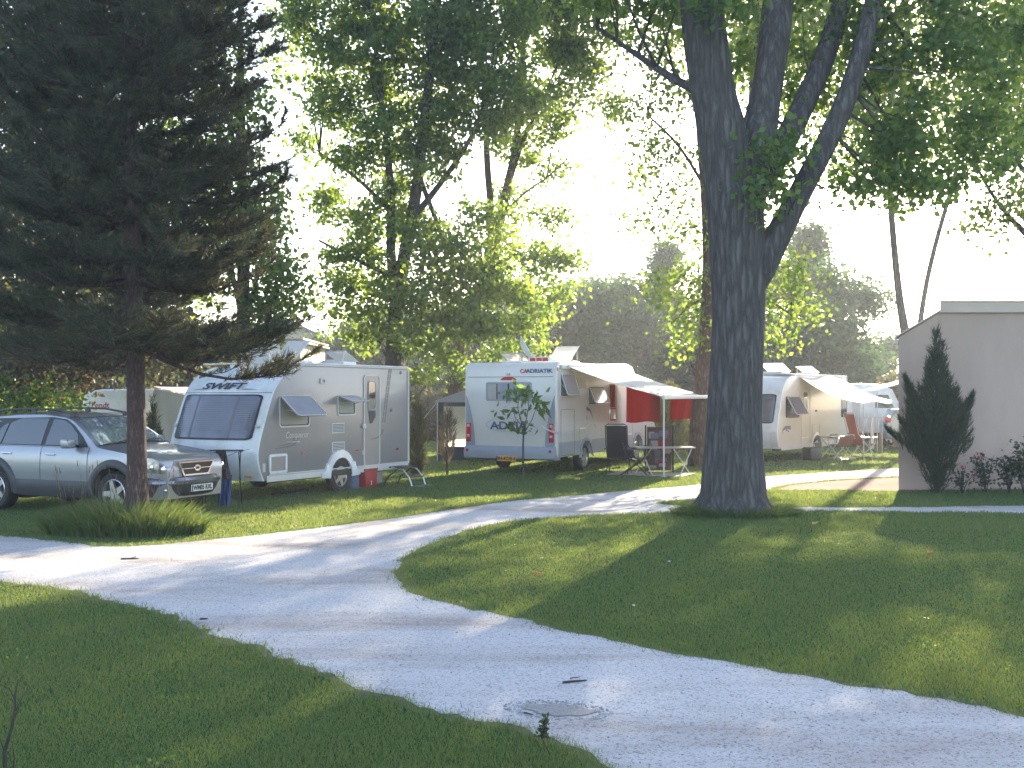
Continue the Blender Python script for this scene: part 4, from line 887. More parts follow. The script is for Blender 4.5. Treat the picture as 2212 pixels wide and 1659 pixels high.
# door
x0, x1, z0, z1 = rect((1697, 362), (1822, 1095))
g = Geo(); g.rpatch(lambda a, b: (a, -.008, b), x0, x1, z0, z1, .08, 1); door = g.obj('door', MT['swift_side'], root, 0, solid=.006)
g = Geo(); frame_rect(g, x0 - .02, x1 + .02, z0 - .02, z1 + .02, .10, .03, -.002, .016); g.obj('frame', MT['ink_pale'], door, 20)
a0, a1, b0, b1 = rect((1730, 412), (1787, 640)); g = Geo(); g.rpatch(lambda a, b: (a, -.018, b), a0, a1, b0, b1, .06, 1); g.obj('door_window', MT['glass'], door, 0)
g = Geo(); frame_rect(g, a0 - .012, a1 + .012, b0 - .012, b1 + .012, .07, .02, -.014, .010); g.obj('window_trim', MT['greyplast'], door, 20)
g = Geo(); g.prism([(a0, b0 - .03), (a1, b0 - .03), (a1, b0 - .16), (a0 + .12, b0 - .30), (a0 + .05, b0 - .30)], -.018, -.009); g.obj('handle_recess', MT['darkgrey'], door, 0)
xx, zz = s2(1690, 780); g = Geo(); g.box(xx - .05, xx + .06, -.045, -.009, zz - .045, zz + .05, .012); g.obj('handle', MT['ink_pale'], door)
for a, b in (((1430, 755), (1535, 835)), ((1432, 910), (1538, 990))):
    x0, x1, z0, z1 = rect(a, b); g = Geo(); g.box(x0, x1, -.012, -.001, z0, z1, .006, 1)
    v_ = g.obj('vent', MT['ink_pale'], root, 0); g = Geo()
    for k in range(6): zq = z0 + .03 + (z1 - z0 - .05) * k / 5.6; g.box(x0 + .03, x1 - .03, -.017, -.0125, zq, zq + .012)
    g.obj('slot', MT['ink'], v_, 0)
x0, x1, z0, z1 = rect((915, 1012), (1062, 1160)); g = Geo(); frame_rect(g, x0, x1, z0, z1, .05, .05, -.001, .022); lk = g.obj('locker_hatch', MT['white'], root, 20)
g = Geo(); g.rpatch(lambda a, b: (a, -.005, b), x0 + .03, x1 - .03, z0 + .03, z1 - .03, .03, 1); g.obj('locker_door', MT['swift_side'], lk, 0)
x0, x1, z0, z1 = rect((1335, 385), (1378, 430)); g = Geo(); frame_rect(g, x0, x1, z0, z1, .02, .025, -.001, .02); g.obj('flue_cover', MT['ink_pale'], root, 20)
x0, x1, z0, z1 = rect((862, 1088), (886, 1155)); g = Geo(); g.box(x0, x1, -.01, -.001, z0, z1); g.obj('label_plate', MT['ink_silver'], root, 0)
for c in ((1198, 997), (1640, 975), (1970, 965)):
    x_, z_ = s2(*c); g = Geo(); g.box(x_ - .05, x_ + .05, -.008, -.001, z_ - .02, z_ + .02, .003, 1); g.obj('reflector', MT['red'], root, 0)
x_, z_ = s2(1689, 995); g = Geo(); g.box(x_ - .035, x_ + .035, -.012, -.001, z_ - .045, z_ + .045); g.obj('socket_cover', MT['ink_silver'], root, 0)
x_, z_ = s2(1998, 340); g = Geo(); g.lathe([(.001, -.01), (.035, -.01), (.04, -.001)], (x_, 0, z_), 'y', 14); g.obj('marker_lamp', MT['ink'], root, 0)
# stripes and lettering
g = Geo()
for o_ in (0, .075):
    for k in range(9):
        (xa, za), (xb, zb) = s2(1900, 305), s2(1845, 755); t0, t1 = k / 9, (k + .88) / 9
        p = [(xa + (xb - xa) * t, za + (zb - za) * t) for t in (t0, t1)]; w_ = .045 * (1 - .3 * t0)
        g.add([(p[0][0] + o_, -.0035, p[0][1]), (p[0][0] + o_ + w_, -.0035, p[0][1]), (p[1][0] + o_ + w_, -.0035, p[1][1]), (p[1][0] + o_, -.0035, p[1][1])], [(0, 1, 2, 3)])
def band(g, pix, w0, off=-.0035, fn=s2):
    P = [fn(*p) for p in pix]; n = len(P); V = []
    for i in range(n):
        a, b = P[max(0, i - 1)], P[min(n - 1, i + 1)]; l = math.hypot(b[0] - a[0], b[1] - a[1]); nx, nz = -(b[1] - a[1]) / l, (b[0] - a[0]) / l; w_ = w0 * (.25 + .75 * i / (n - 1))
        V += [(P[i][0] - nx * w_, off, P[i][1] - nz * w_), (P[i][0] + nx * w_, off, P[i][1] + nz * w_)]
    g.add(V, [(2 * i, 2 * i + 1, 2 * i + 3, 2 * i + 2) for i in range(n - 1)])
band(g, [(965, 965), (1030, 955), (1085, 945), (1125, 925), (1148, 900)], .032); band(g, [(985, 943), (1050, 932), (1090, 920), (1108, 905)], .022)
for q in ((1108, 870, 1128, 888), (1138, 870, 1158, 888), (1108, 894, 1122, 904)):
    x0, x1, z0, z1 = rect(q[:2], q[2:]); g.add([(x0, -.0035, z0), (x1, -.0035, z0), (x1 + .03, -.0035, z1), (x0 + .03, -.0035, z1)], [(0, 1, 2, 3)])
band(g, [(1750, 888), (1800, 874), (1832, 855), (1850, 805)], .03, -.0105)
g.obj('stripe', MT['ink_grey'], root, 0)
g = Geo(); band(g, [(1060, 910), (1120, 908), (1170, 906)], .010, -.0042); g.obj('pinstripe', MT['ink_pale'], root, 0)
x_, z_ = s2(1146, 852); text('Conqueror', .17, MT['ink_pale'], root, side_m(x_, -.004, z_), shear=.25, xs=.9)
x_, z_ = s2(1918, 650); text('SR', .10, MT['ink_grey'], root, side_m(x_, -.004, z_), shear=.2)
# front details
p = Vector(Fz(.5, 2.13, .012)); text('SWIFT', .20, MT['ink'], root, Matrix.Translation(p + Vector((-.02, 0, 0))) @ Matrix.Rotation(R(36), 4, 'Y') @ FRONT, shear=.3, xs=1.8, off=.006)
for sgn in (1, -1):
    vv = np.linspace(.5 - sgn * .22, .5 - sgn * .40, 8); V = []
    for i, v_ in enumerate(vv):
        w_ = .035 * math.sin(math.pi * (1 - i / 7) * .5) + .004; V += [Fz(v_, 2.06 + .01 * i / 7, .004), Fz(v_, 2.06 + w_, .004)]
    g = Geo(); g.add(V, [(2 * i, 2 * i + 1, 2 * i + 3, 2 * i + 2) for i in range(7)]); g.obj('front_stripe', MT['greyplast'], root, 0)
g = Geo()
def line(g, P, w_=.006, off=.004):
    V = []
    for v_, z_ in P: V += [Fz(v_, z_ - w_, off), Fz(v_, z_ + w_, off)]
    g.add(V, [(2 * i, 2 * i + 1, 2 * i + 3, 2 * i + 2) for i in range(len(P) - 1)])
line(g, [(v_, 2.015) for v_ in np.linspace(.0, 1, 20)]); line(g, [(v_, .90) for v_ in np.linspace(.28, .72, 12)]); line(g, [(.28, .90), (.26, .85), (.25, .80)], .004); line(g, [(.06, .97), (.16, .92), (.25, .84)], .005); line(g, [(v_, .52) for v_ in np.linspace(.25, .75, 12)])
g.obj('panel_seam', MT['ink_grey'], root, 0)
for v_ in (.035, .965):
    p = Fz(v_, 1.38, .02); g = Geo(); g.lathe([(.001, p[0] - .03), (.05, p[0] - .02), (.06, p[0] + .02)], (0, 0, 0), 'y', 14)
    g.v = [(y_, x_ * .9 + p[1], z_ * .6 + p[2]) for x_, y_, z_ in g.v]; g.obj('corner_lamp', MT['ink_silver'], root)
p = Fz(.10, .46, .0); g = Geo(); g.box(p[0] - .03, p[0] + .02, p[1] - .1, p[1] + .1, p[2] - .02, p[2] + .02, .012); g.obj('indicator', M('amber', (.7, .35, .12), .2, coat=.5), root)
# wheel arch and wheel
xw, _ = s2(1502, 1210); g = Geo(); V = []; n = 26
for i in range(n + 1):
    a = math.pi * i / n; ca, sa = math.cos(a), math.sin(a)
    for (ra, rz_, y_) in ((.36, .37, -.003), (.36, .37, -.05), (.47, .53, -.04), (.48, .54, -.001)): V.append((xw + ca * ra, y_, .32 + sa * rz_))
V2 = [(xw + .36, -.003, .30), (xw + .36, -.05, .30), (xw + .56, -.04, .30), (xw + .60, -.001, .32)]
g.add(V, [(4 * i + j, 4 * i + j + 1, 4 * i + j + 5, 4 * i + j + 4) for i in range(n) for j in range(3)])
for s_ in (1, -1): g.prism([(xw + s_ * .36, .29), (xw + s_ * .64, .31), (xw + s_ * .64, .40), (xw + s_ * .52, .44), (xw + s_ * .46, .60), (xw + s_ * .37, .52)], -.045, -.001, .006)
g.obj('wheel_arch', MT['white'], root, 40)
g = Geo(); g.lathe([(.001, -.003), (.362, -.003)], (xw, 0, .34), 'y', 30); g.box(xw - .37, xw + .37, -.0285, .01, .33, .45); g.obj('wheel_well', MT['black'], root, 0)
wheel(root, xw, -.02, .305, .19, -1, 5); wheel(root, xw, 2.22, .305, .19, 1, 5)
# roof hatches
def hatch(root, x0, x1, y0, y1, z, lift, hinge='x0', dome=True, name='roof_hatch'):
    g = Geo(); g.box(x0, x1, y0, y1, z - .02, z + .05, .01, 1); h_ = g.obj(name, MT['white'], root, 0)
    g = Geo(); cx, cy, sx_, sy_ = (x0 + x1) / 2, (y0 + y1) / 2, (x1 - x0) / 2 + .03, (y1 - y0) / 2 + .03
    n = 8; us = np.linspace(-1, 1, n)
    for k in range(1): g.grid(lambda a, b: (a * sx_, b * sy_, .07 * (1 - max(abs(a), abs(b)) ** 4) if dome else .03), list(us), list(us))
    piv = Vector((-sx_ if hinge == 'x0' else sx_, 0, 0)); an = R(lift) * (-1 if hinge == 'x0' else 1)
    m = Matrix.Translation(Vector((cx, cy, z + .06)) + piv) @ Matrix.Rotation(an, 4, 'Y') @ Matrix.Translation(-piv); g.xf(m)
    g.obj('lid', MT['hatch'], h_, 40, solid=.012)
    g = Geo(); e = m @ Vector((-piv.x, sy_ * .8, 0)); f = m @ Vector((-piv.x, -sy_ * .8, 0))
    g.tube([e, (e[0], e[1], z + .04)], .008, 5); g.tube([f, (f[0], f[1], z + .04)], .008, 5); g.tube([m @ Vector((-piv.x, -sy_, 0)), m @ Vector((-piv.x, sy_, 0))], .012, 6); g.obj('lid_stay', MT['alu'], h_)
    return h_
hatch(root, .95, 1.55, .7, 1.55, 2.53, 58, 'x1', False, 'skylight')
hatch(root, 1.95, 2.5, .7, 1.2, 2.62, 40, 'x0', False)
hatch(root, 2.95, 3.4, .25, .75, 2.62, 24, 'x1')
hatch(root, 3.9, 4.25, 1.2, 1.6, 2.62, 0, 'x1')

# things at the silver caravan
def onS(x, y, z=0): return (OS[0] + dS[0] * x - dS[1] * y, OS[1] + dS[1] * x + dS[0] * y, z)
xs, _ = s2(1900, 1200)
root = thing('folding_step', 'metal folding step with splayed tube legs below the silver caravan door', 'step', onS(xs, -.35), yawS)
g = Geo(); g.box(-.26, .26, -.17, .17, .40, .43, .008, 1); g.obj('tread', MT['darkgrey'], root)
g = Geo(); g.box(-.24, .24, -.40, -.20, .20, .225, .006, 1); g.obj('tread', MT['darkgrey'], root)
for sx_ in (-.26, .26):
    g = Geo(); g.tube([(sx_, .10, .41), (sx_, -.20, .37), (sx_, -.36, .21), (sx_, -.44, 0)], .016, 8); g.obj('leg', MT['alu'], root)
    g = Geo(); g.tube([(sx_, -.10, .41), (sx_, .22, .18), (sx_, .30, 0)], .016, 8); g.obj('leg', MT['darkgrey'], root)
g = Geo(); g.box(-.30, .32, -.62, -.40, 0, .02); tag(g.obj('door_mat', M('mat_grey', (.18, .19, .2), .9)), 'small grey mat on the grass before the folding step', 'mat'); bpy.data.objects['door_mat'].location = onS(xs, -.35, .01); bpy.data.objects['door_mat'].rotation_euler = (0, 0, yawS)
root = thing('red_crate', 'red plastic water container standing behind the caravan wheel', 'container', onS(xw + 1.02, -.05), yawS)
g = Geo(); g.prism([(-.20, 0), (.20, 0), (.22, .40), (-.22, .40)], 0, .34, .02); g.obj('body', MT['redplast'], root)
g = Geo(); g.tube([(-.12, .17, .40), (-.10, .17, .44), (.10, .17, .44), (.12, .17, .40)], .012, 6); g.box(-.23, .23, -.012, .352, .37, .41, .01); g.obj('rim', MT['redplast'], root)
g = Geo(); g.box(-.02, .0, -.009, -.003, .06, .16); g.obj('sticker', MT['ink_pale'], root, 0)
root = thing('gas_bottle', 'blue grey gas bottle between the wheel and the red container', 'bottle', onS(xw + .60, .15), yawS)
g = Geo(); g.lathe([(.001, 0), (.13, 0), (.15, .03), (.15, .30), (.10, .38), (.03, .40), (.03, .44), (.001, .44)], axis='z', seg=20); g.obj('body', MT['bluebox'], root); g = Geo(); g.lathe([(.07, .38), (.075, .47)], axis='z', seg=16); g.obj('collar', MT['ink_silver'], root, 30, solid=.01)
root = thing('storage_box', 'pale grey storage box on the grass behind the folding step', 'box', onS(xw + 1.72, .35), yawS)
g = Geo(); g.prism([(-.26, 0), (.26, 0), (.29, .30), (-.29, .30)], 0, .32, .012); g.obj('body', MT['whitebox'], root); g = Geo(); g.box(-.31, .31, -.02, .34, .301, .345, .012); g.obj('lid', MT['ink_silver'], root)
g = Geo(); g.tube([(0, 0, .02), (.3, .05, .03), (.55, -.1, .02), (.8, .1, .04), (1.1, 0, .02)], .03, 8); o = tag(g.obj('water_hose', MT['black']), 'dark hose lying on the grass under the silver caravan', 'hose'); o.location = onS(1.0, .5, .01); o.rotation_euler = (0, 0, yawS)
# drying rack in front
v = at(480, 975, 19.6); rx = v.x; ry = 19.6; root = thing('drying_rack', 'thin black drying rack in front of the silver caravan nose', 'rack', (rx, ry, 0), R(8))
g = Geo(); g.tube([(-.36, 0, 1.0), (.36, 0, 1.0)], .010, 6); g.tube([(-.36, .2, .98), (.36, .2, .98)], .006, 6); g.tube([(-.36, -.2, .98), (.36, -.2, .98)], .006, 6); g.tube([(-.36, -.2, .98), (-.36, .2, .98)], .006, 6); g.tube([(.36, -.2, .98), (.36, .2, .98)], .006, 6); g.obj('rail', MT['black'], root)
for sx_ in (-.3, .3):
    for sy_ in (-.25, .25): g = Geo(); g.tube([(sx_, -sy_ * .6, .98), (sx_ * 1.05, sy_, 0)], .010, 6); g.obj('leg', MT['black'], root)
rg = np.random.default_rng(5)
def cloth(name, label, cat, loc, rz, w0, w1, h, mat, fold=.02, n=16, m=14, skew=0, parent=None, thick=.006):
    g = Geo()
    def fn(u, v): ww = w0 + (w1 - w0) * v; return ((u - .5) * ww + skew * v, fold * math.sin(u * 19 + 2 * v) * (.3 + v) + .5 * fold * math.sin(u * 41 + v * 5), -v * h * (1 + .02 * math.sin(u * 7)))
    g.grid(fn, list(np.linspace(0, 1, n)), list(np.linspace(0, 1, m))); o = g.obj(name, mat, parent, 60, solid=thick)
    o.location = loc; o.rotation_euler = (0, 0, rz)
    if label: tag(o, label, cat)
    return o
cloth('dark_shirt', 'dark shirt hanging on the drying rack before the caravan nose', 'shirt', (rx - .02, ry - .02, 1.01), R(8), .16, .36, .52, MT['darkcloth'], .03)
cloth('jeans', 'blue jeans hanging below the dark shirt on the drying rack', 'jeans', (rx + .02, ry + .05, .56), R(8), .27, .2, .54, MT['jeans'], .035)

# ================================================================ WHITE MOTORHOME
OM = (1.09, 27.0); dM = (.407, .914); yawM = math.atan2(.914, .407); dL = (-.914, .407); WM = 2.5
def C3(cx, cy): return ((1500 + cx * .3617) * .6064, (1160 + cy * .3617) * .6064)
def C4(cx, cy): return ((2000 + cx * .3375) * .6064, (1200 + cy * .3375) * .6064)
def m3(cx, cy): return onplane(OM, dM, *C3(cx, cy))
def m4(cx, cy): return onplane(OM, dM, *C4(cx, cy))
def r3(cx, cy): return onplane(OM, dL, *C3(cx, cy))
root = thing('motorhome', 'white motorhome seen from behind with a yellow number plate', 'motorhome', (*OM, 0), yawM)
prof = [(.0, .62), (.0, 2.55), (.03, 2.68), (.10, 2.76), (.2, 2.79), (5.2, 2.79), (5.5, 2.86), (6.0, 2.80), (6.5, 2.45), (6.8, 2.1), (7.35, 1.38), (8.2, 1.12), (8.4, .95), (8.45, .42), (.12, .42), (.02, .48)]
g = Geo(); g.prism(prof, 0, WM, .07, 4); body = g.obj('body', MT['ad_side'], root, 30)
xr = m3(1625, 1300)[0]; xf_ = 6.45
boolean_cut(body, [cutter(xr, -.3, .32, .36, .43, root, MT['black']), cutter(xf_, -.3, .32, .36, .43, root, MT['black'])])
for xq in (xr, xf_):
    g = Geo(); V = []
    for i in range(25):
        a = math.pi * i / 24
        for (ra, y_) in ((.42, .0), (.42, -.03), (.50, -.03), (.52, .0)): V.append((xq + math.cos(a) * ra, y_, .36 + math.sin(a) * ra))
    g.add(V, [(4 * i + j, 4 * i + j + 1, 4 * i + j + 5, 4 * i + j + 4) for i in range(24) for j in range(3)]); g.obj('wheel_arch', MT['greyplast'], root, 40)
    wheel(root, xq, .04, .345, .22, -1, 6); wheel(root, xq, WM - .04, .345, .22, 1, 6)
# rear panel trims
def rear(u0, u1, z0, z1): return u0, u1, z0, z1
g = Geo(); g.prism([(-.005, .36), (-.10, .40), (-.12, .55), (-.07, .66), (-.012, .70), (.3, .70), (.3, .36)], .02, WM - .02, .03); g.obj('bumper', MT['greyplast'], root, 40)
g = Geo(); g.box(-.011, -.001, .1, WM - .1, 2.405, 2.418); g.obj('panel_seam', MT['ink_grey'], root, 0)
def pillar(y_edge, sgn):
    g = Geo(); V = []
    for i in range(14):
        z_ = .69 + 1.25 * i / 13; w_ = .24 * (1 - (i / 13) ** 1.8) + .01; V += [(-.012, y_edge, z_), (-.018, y_edge + sgn * w_, z_)]
    g.add(V, [(2 * i, 2 * i + 1, 2 * i + 3, 2 * i + 2) for i in range(13)]); return g.obj('corner_moulding', MT['greyplast'], root, 30, solid=.01)
pillar(.05, 1); pillar(WM - .05, -1)
for y_ in (.07, WM - .19):
    g = Geo(); g.box(-.045, .0, y_, y_ + .13, .80, 1.27, .02); t_ = g.obj('tail_light', MT['red'], root)
    g = Geo()
    for zq in (.92, 1.17): g.box(-.052, -.046, y_ + .03, y_ + .10, zq, zq + .06, .002, 1)
    g.obj('reverse_lens', MT['ink_silver'], t_)
for y_ in (.10, WM - .16): g = Geo(); g.box(-.122, -.10, y_, y_ + .07, .55, .62, .01); g.obj('reflector', MT['red'], root)
u0, z1 = r3(1075, 570); u1, z0 = r3(655, 725)
g = Geo(); frame_rect(g, -u1 - .04, -u0 + .04, z0 - .04, z1 + .04, .05, .05, 0, .018); RM = Matrix(((0, 1, 0, 0), (-1, 0, 0, 0), (0, 0, 1, 0), (0, 0, 0, 1)))
g.xf(RM); w_ = g.obj('rear_window_frame', MT['greyplast'], root, 20)
g = Geo(); g.box(-.012, -.002, u0, u1, z0, z1); g.obj('rear_window', MT['blind'], w_, 0)
g = Geo(); g.box(-.020, -.0125, u0, u0 + (u1 - u0) * .48, z0, z1); g.box(-.020, -.0125, u0 + (u1 - u0) * .52, u1 - .28, z0, z1); g.obj('window_glass', MT['acryl_pane'], w_, 0)
g = Geo(); g.box(-.022, -.013, u0 + (u1 - u0) * .48, u0 + (u1 - u0) * .52, z0, z1); g.box(-.022, -.013, u1 - .28, u1 - .25, z0, z1); g.obj('window_bar', MT['black'], w_, 0)
uc, zc = r3(862, 522); g = Geo(); V = []
for i in range(13): t = i / 12; V += [(-.02, uc - .22 + .44 * t, zc - .035), (-.02, uc - .22 + .44 * t, zc - .035 + .085 * math.sin(math.pi * t) ** .6 + .002)]
g.add(V, [(2 * i, 2 * i + 1, 2 * i + 3, 2 * i + 2) for i in range(12)]); g.obj('brake_light', MT['red'], root, 0, solid=.015)
uc, zc = r3(860, 478); g = Geo(); g.box(-.07, .0, uc - .045, uc + .045, zc - .03, zc + .03, .01); g.obj('reversing_camera', MT['ink_silver'], root)
uc, zc = r3(1172, 447); text('ADRIATIK', .135, MT['ink_blue'], root, front_m(-.012, uc + .02, zc), xs=1.15, off=.004)
uc, zc = r3(1012, 450); text('CA', .135, MT['ink_red'], root, front_m(-.012, uc, zc), xs=1.1, off=.004)
uc, zc = r3(862, 988); text('ADRIA', .27, MT['ink_blue'], root, front_m(-.012, uc, zc), xs=1.25, off=.006)
g = Geo(); V = []
for i in range(37):
    a = 2 * math.pi * i / 36; w_ = .010 + .008 * math.cos(a) ** 2
    for k in (-w_, w_): V.append((-.0075, uc + .06 + math.cos(a) * (.55 + k), zc + .03 + math.sin(a) * (.16 + k)))
g.add(V, [(2 * i, 2 * i + 1, 2 * i + 3, 2 * i + 2) for i in range(36)]); g.obj('logo_ring', MT['ink_silver'], root, 0)
uc, zc = r3(860, 1306); g = Geo(); g.box(-.142, -.128, uc - .27, uc + .27, zc - .065, zc + .065, .006, 1); pl = g.obj('number_plate', MT['plate_y'], root)
g = Geo(); g.box(-.146, -.1425, uc + .22, uc + .268, zc - .06, zc + .06); g.obj('plate_band', MT['ink_blue'], pl, 0)
text('84-KDB-6', .115, MT['ink'], pl, front_m(-.145, uc - .02, zc), off=.003)
uc, zc = r3(1210, 1195); g = Geo(); g.lathe([(.001, 0), (.045, 0), (.05, .01)], axis='y', seg=16); g.v = [(-.014 + y_, x_ + uc, z_ + zc) for x_, y_, z_ in g.v]; g.obj('filler_cap', MT['ink_silver'], root)
# side
for k in (0, 1):
    g = Geo(); a, b = ((.12, xr - .45), (xr + .45, xf_ - .45))[k]; g.box(a, b, -.012, -.001, .45, .80, .004, 1); g.obj('side_skirt', MT['greyplast'], root, 0)
def seam(x0, x1, z0, z1, w_=.008, y=-.0135, name='hatch_seam', r_=.03):
    g = Geo(); frame_rect(g, x0, x1, z0, z1, r_, w_, y + .001, .003); return g.obj(name, MT['ink_grey'], root, 0)
(x0, z1), (x1, z0) = m3(1372, 825), m3(1505, 1368); seam(x0, x1, max(.47, z0), z1, .012)
for a, b in (((185, 430), (255, 535)), ((192, 965), (260, 1075)), ((695, 1020), (742, 1160))):
    (x0, z1), (x1, z0) = m4(*a), m4(*b); g = Geo(); g.box(x0, x1, -.010, -.001, z0, z1, .004, 1); v_ = g.obj('service_hatch', MT['cream'], root, 0)
(x0, z1), (x1, z0) = m3(1372, 480), m3(1500, 695); side_window(root, x0, x1, z0, z1, .05, 18)
(x0, z1), (x1, z0) = m4(285, 530), m4(440, 712); side_window(root, x0, x1, z0, z1, .05, 22)
(x0, z1), (x1, z0) = m4(508, 495), m4(562, 742); g = Geo(); g.rpatch(lambda a, b: (a, -.01, b), x0, x1, z0, z1, .04, 1); g.obj('door_window', MT['glass'], root, 0)
(xd0, zd1), (xd1, _) = m4(490, 480), m4(572, 480); seam(xd0, xd1, .5, 2.25, .014, name='door_seam')
(x0, z1), (x1, z0) = m4(508, 750), m4(568, 880); g = Geo(); frame_rect(g, x0, x1, z0, z1, .05, .04, -.004, .02); g.obj('door_handle', MT['chrome'], root, 20)
g = Geo(); band(g, [(330, 868), (318, 820), (300, 775), (262, 752)], .045, -.005, m4); band(g, [(358, 970), (350, 920)], .03, -.005, m4); g.obj('stripe', MT['ink_grey'], root, 0)
g = Geo(); band(g, [(268, 885), (262, 862), (270, 838)], .03, -.005, m4); g.obj('stripe', MT['ink_red'], root, 0)
g = Geo(); V = []
for i in range(30):
    a = math.pi * (1.15 + 1.1 * i / 29); V += [(x0 - 3.2 + math.cos(a) * 1.9, -.004, 1.45 + math.sin(a) * .42), (x0 - 3.2 + math.cos(a) * 1.9, -.004, 1.45 + math.sin(a) * .46)]
g.add(V, [(2 * i, 2 * i + 1, 2 * i + 3, 2 * i + 2) for i in range(29)]); g.obj('swoosh', MT['ink_silver'], root, 0)
# cab
g = Geo(); g.prism([(6.05, 1.33), (6.05, 1.98), (6.5, 1.98), (7.10, 1.45), (7.12, 1.33)], -.008, -.001); g.obj('cab_window', MT['glass'], root, 0)
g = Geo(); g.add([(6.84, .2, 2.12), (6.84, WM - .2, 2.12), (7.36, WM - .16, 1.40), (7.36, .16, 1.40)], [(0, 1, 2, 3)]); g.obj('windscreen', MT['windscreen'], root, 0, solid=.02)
g = Geo(); g.tube([(6.75, .0, 1.40), (6.80, -.16, 1.42)], .02, 6); g.box(6.74, 6.84, -.38, -.14, 1.30, 1.66, .035); g.obj('mirror', MT['black'], root)
seam(5.95, 6.9, .52, 1.30, .012, y=-.004, name='cab_door_seam')
g = Geo(); g.box(.2, 5.6, -.06, .0, 2.60, 2.70, .02); g.box(.55, 5.1, -.115, -.0605, 2.60, 2.72, .025); g.obj('awning_case', MT['ink_pale'], root)
g = Geo(); g.box(.02, .05, -.02, -.001, 2.55, 2.64, .008, 1); g.obj('marker_lamp', MT['red'], root)
hatch(root, .6, 1.05, 1.2, 1.75, 2.79, 18, 'x1'); hatch(root, 2.2, 2.9, .5, 1.1, 2.80, 32, 'x0')
g = Geo(); g.box(.9, 2.0, .55, 1.15, 2.80, 2.93, .02); ac = g.obj('roof_unit', MT['white'], root); g = Geo()
for k in range(3): g.box(.894, .899, .60 + k * .17, .75 + k * .17, 2.82, 2.91)
g.obj('grille', MT['ink_red'], ac, 0)
g = Geo(); rr_ = .40
g.lathe([(rr_ * math.sin(a), -rr_ * .32 * (1 - math.cos(a)) / .46) for a in np.linspace(0, 1, 9)], axis='y', seg=24); g.xf(Matrix.Translation((1.0, 1.35, 3.12)) @ Matrix.Rotation(R(25), 4, 'Z') @ Matrix.Rotation(R(-28), 4, 'X'))
dsh = g.obj('satellite_dish', MT['white'], root, 60, solid=.012); g = Geo(); g.tube([(1.0, 1.35, 2.78), (1.0, 1.38, 3.05)], .025, 8); g.tube([(1.0, 1.35, 3.0), (1.1, 1.0, 2.98)], .012, 6); g.obj('dish_arm', MT['ink_silver'], dsh)
# awning of the motorhome
def onM(x, y, z=0): return (OM[0] + dM[0] * x - dM[1] * y, OM[1] + dM[1] * x + dM[0] * y, z)
root = thing('sun_awning', 'large white awning stretched out from the side of the motorhome', 'awning', (*OM, 0), yawM)
AX0, AX1, AE = .60, 5.05, 2.37
def aw(u, v): return (AX0 + (AX1 - AX0) * u, -.12 - AE * v, 2.655 - (2.655 - 1.93) * v - .05 * math.sin(math.pi * v) * (1 + .3 * math.sin(u * 9)))
g = Geo(); g.grid(aw, list(np.linspace(0, 1, 30)), list(np.linspace(0, 1, 16))); g.obj('canopy', MT['canopy'], root, 60, solid=.004)
g = Geo(); g.box(AX0 - .03, AX1 + .03, -.12 - AE - .05, -.12 - AE + .02, 1.86, 1.96, .015); g.obj('front_rail', MT['ink_pale'], root)
for x_ in (AX0 + .06, AX1 - .06):
    g = Geo(); g.tube([(x_, -.12 - AE, 1.88), (x_, -.12 - AE, .01)], .022, 8); g.box(x_ - .06, x_ + .06, -.18 - AE, -.06 - AE, 0, .02); g.obj('pole', MT['ink_pale'], root)
    g = Geo(); sx_ = 1 if x_ < 2 else -1; g.tube([(x_, -.12, 2.58), (x_ + sx_ * .9, -1.1, 2.27), (x_, -.12 - AE, 1.91)], .02, 6); g.obj('arm', MT['ink_silver'], root)
# red cloths hanging at the far end
v1 = Vector(onM(5.02, -.3)); 
cloth('red_cloth', 'wide dark red cloth hanging under the awning nearest the motorhome', 'cloth', onM(5.0, -.62, 2.27), yawM - math.pi / 2, .98, 1.0, 1.08, MT['redcloth'], .02, 20)
cloth('red_cloth', 'small bright red cloth hanging beneath the outer corner of the awning', 'cloth', onM(4.98, -1.86, 2.0), yawM - math.pi / 2, .86, .80, .72, MT['redcloth'], .02, 20, skew=-.06)
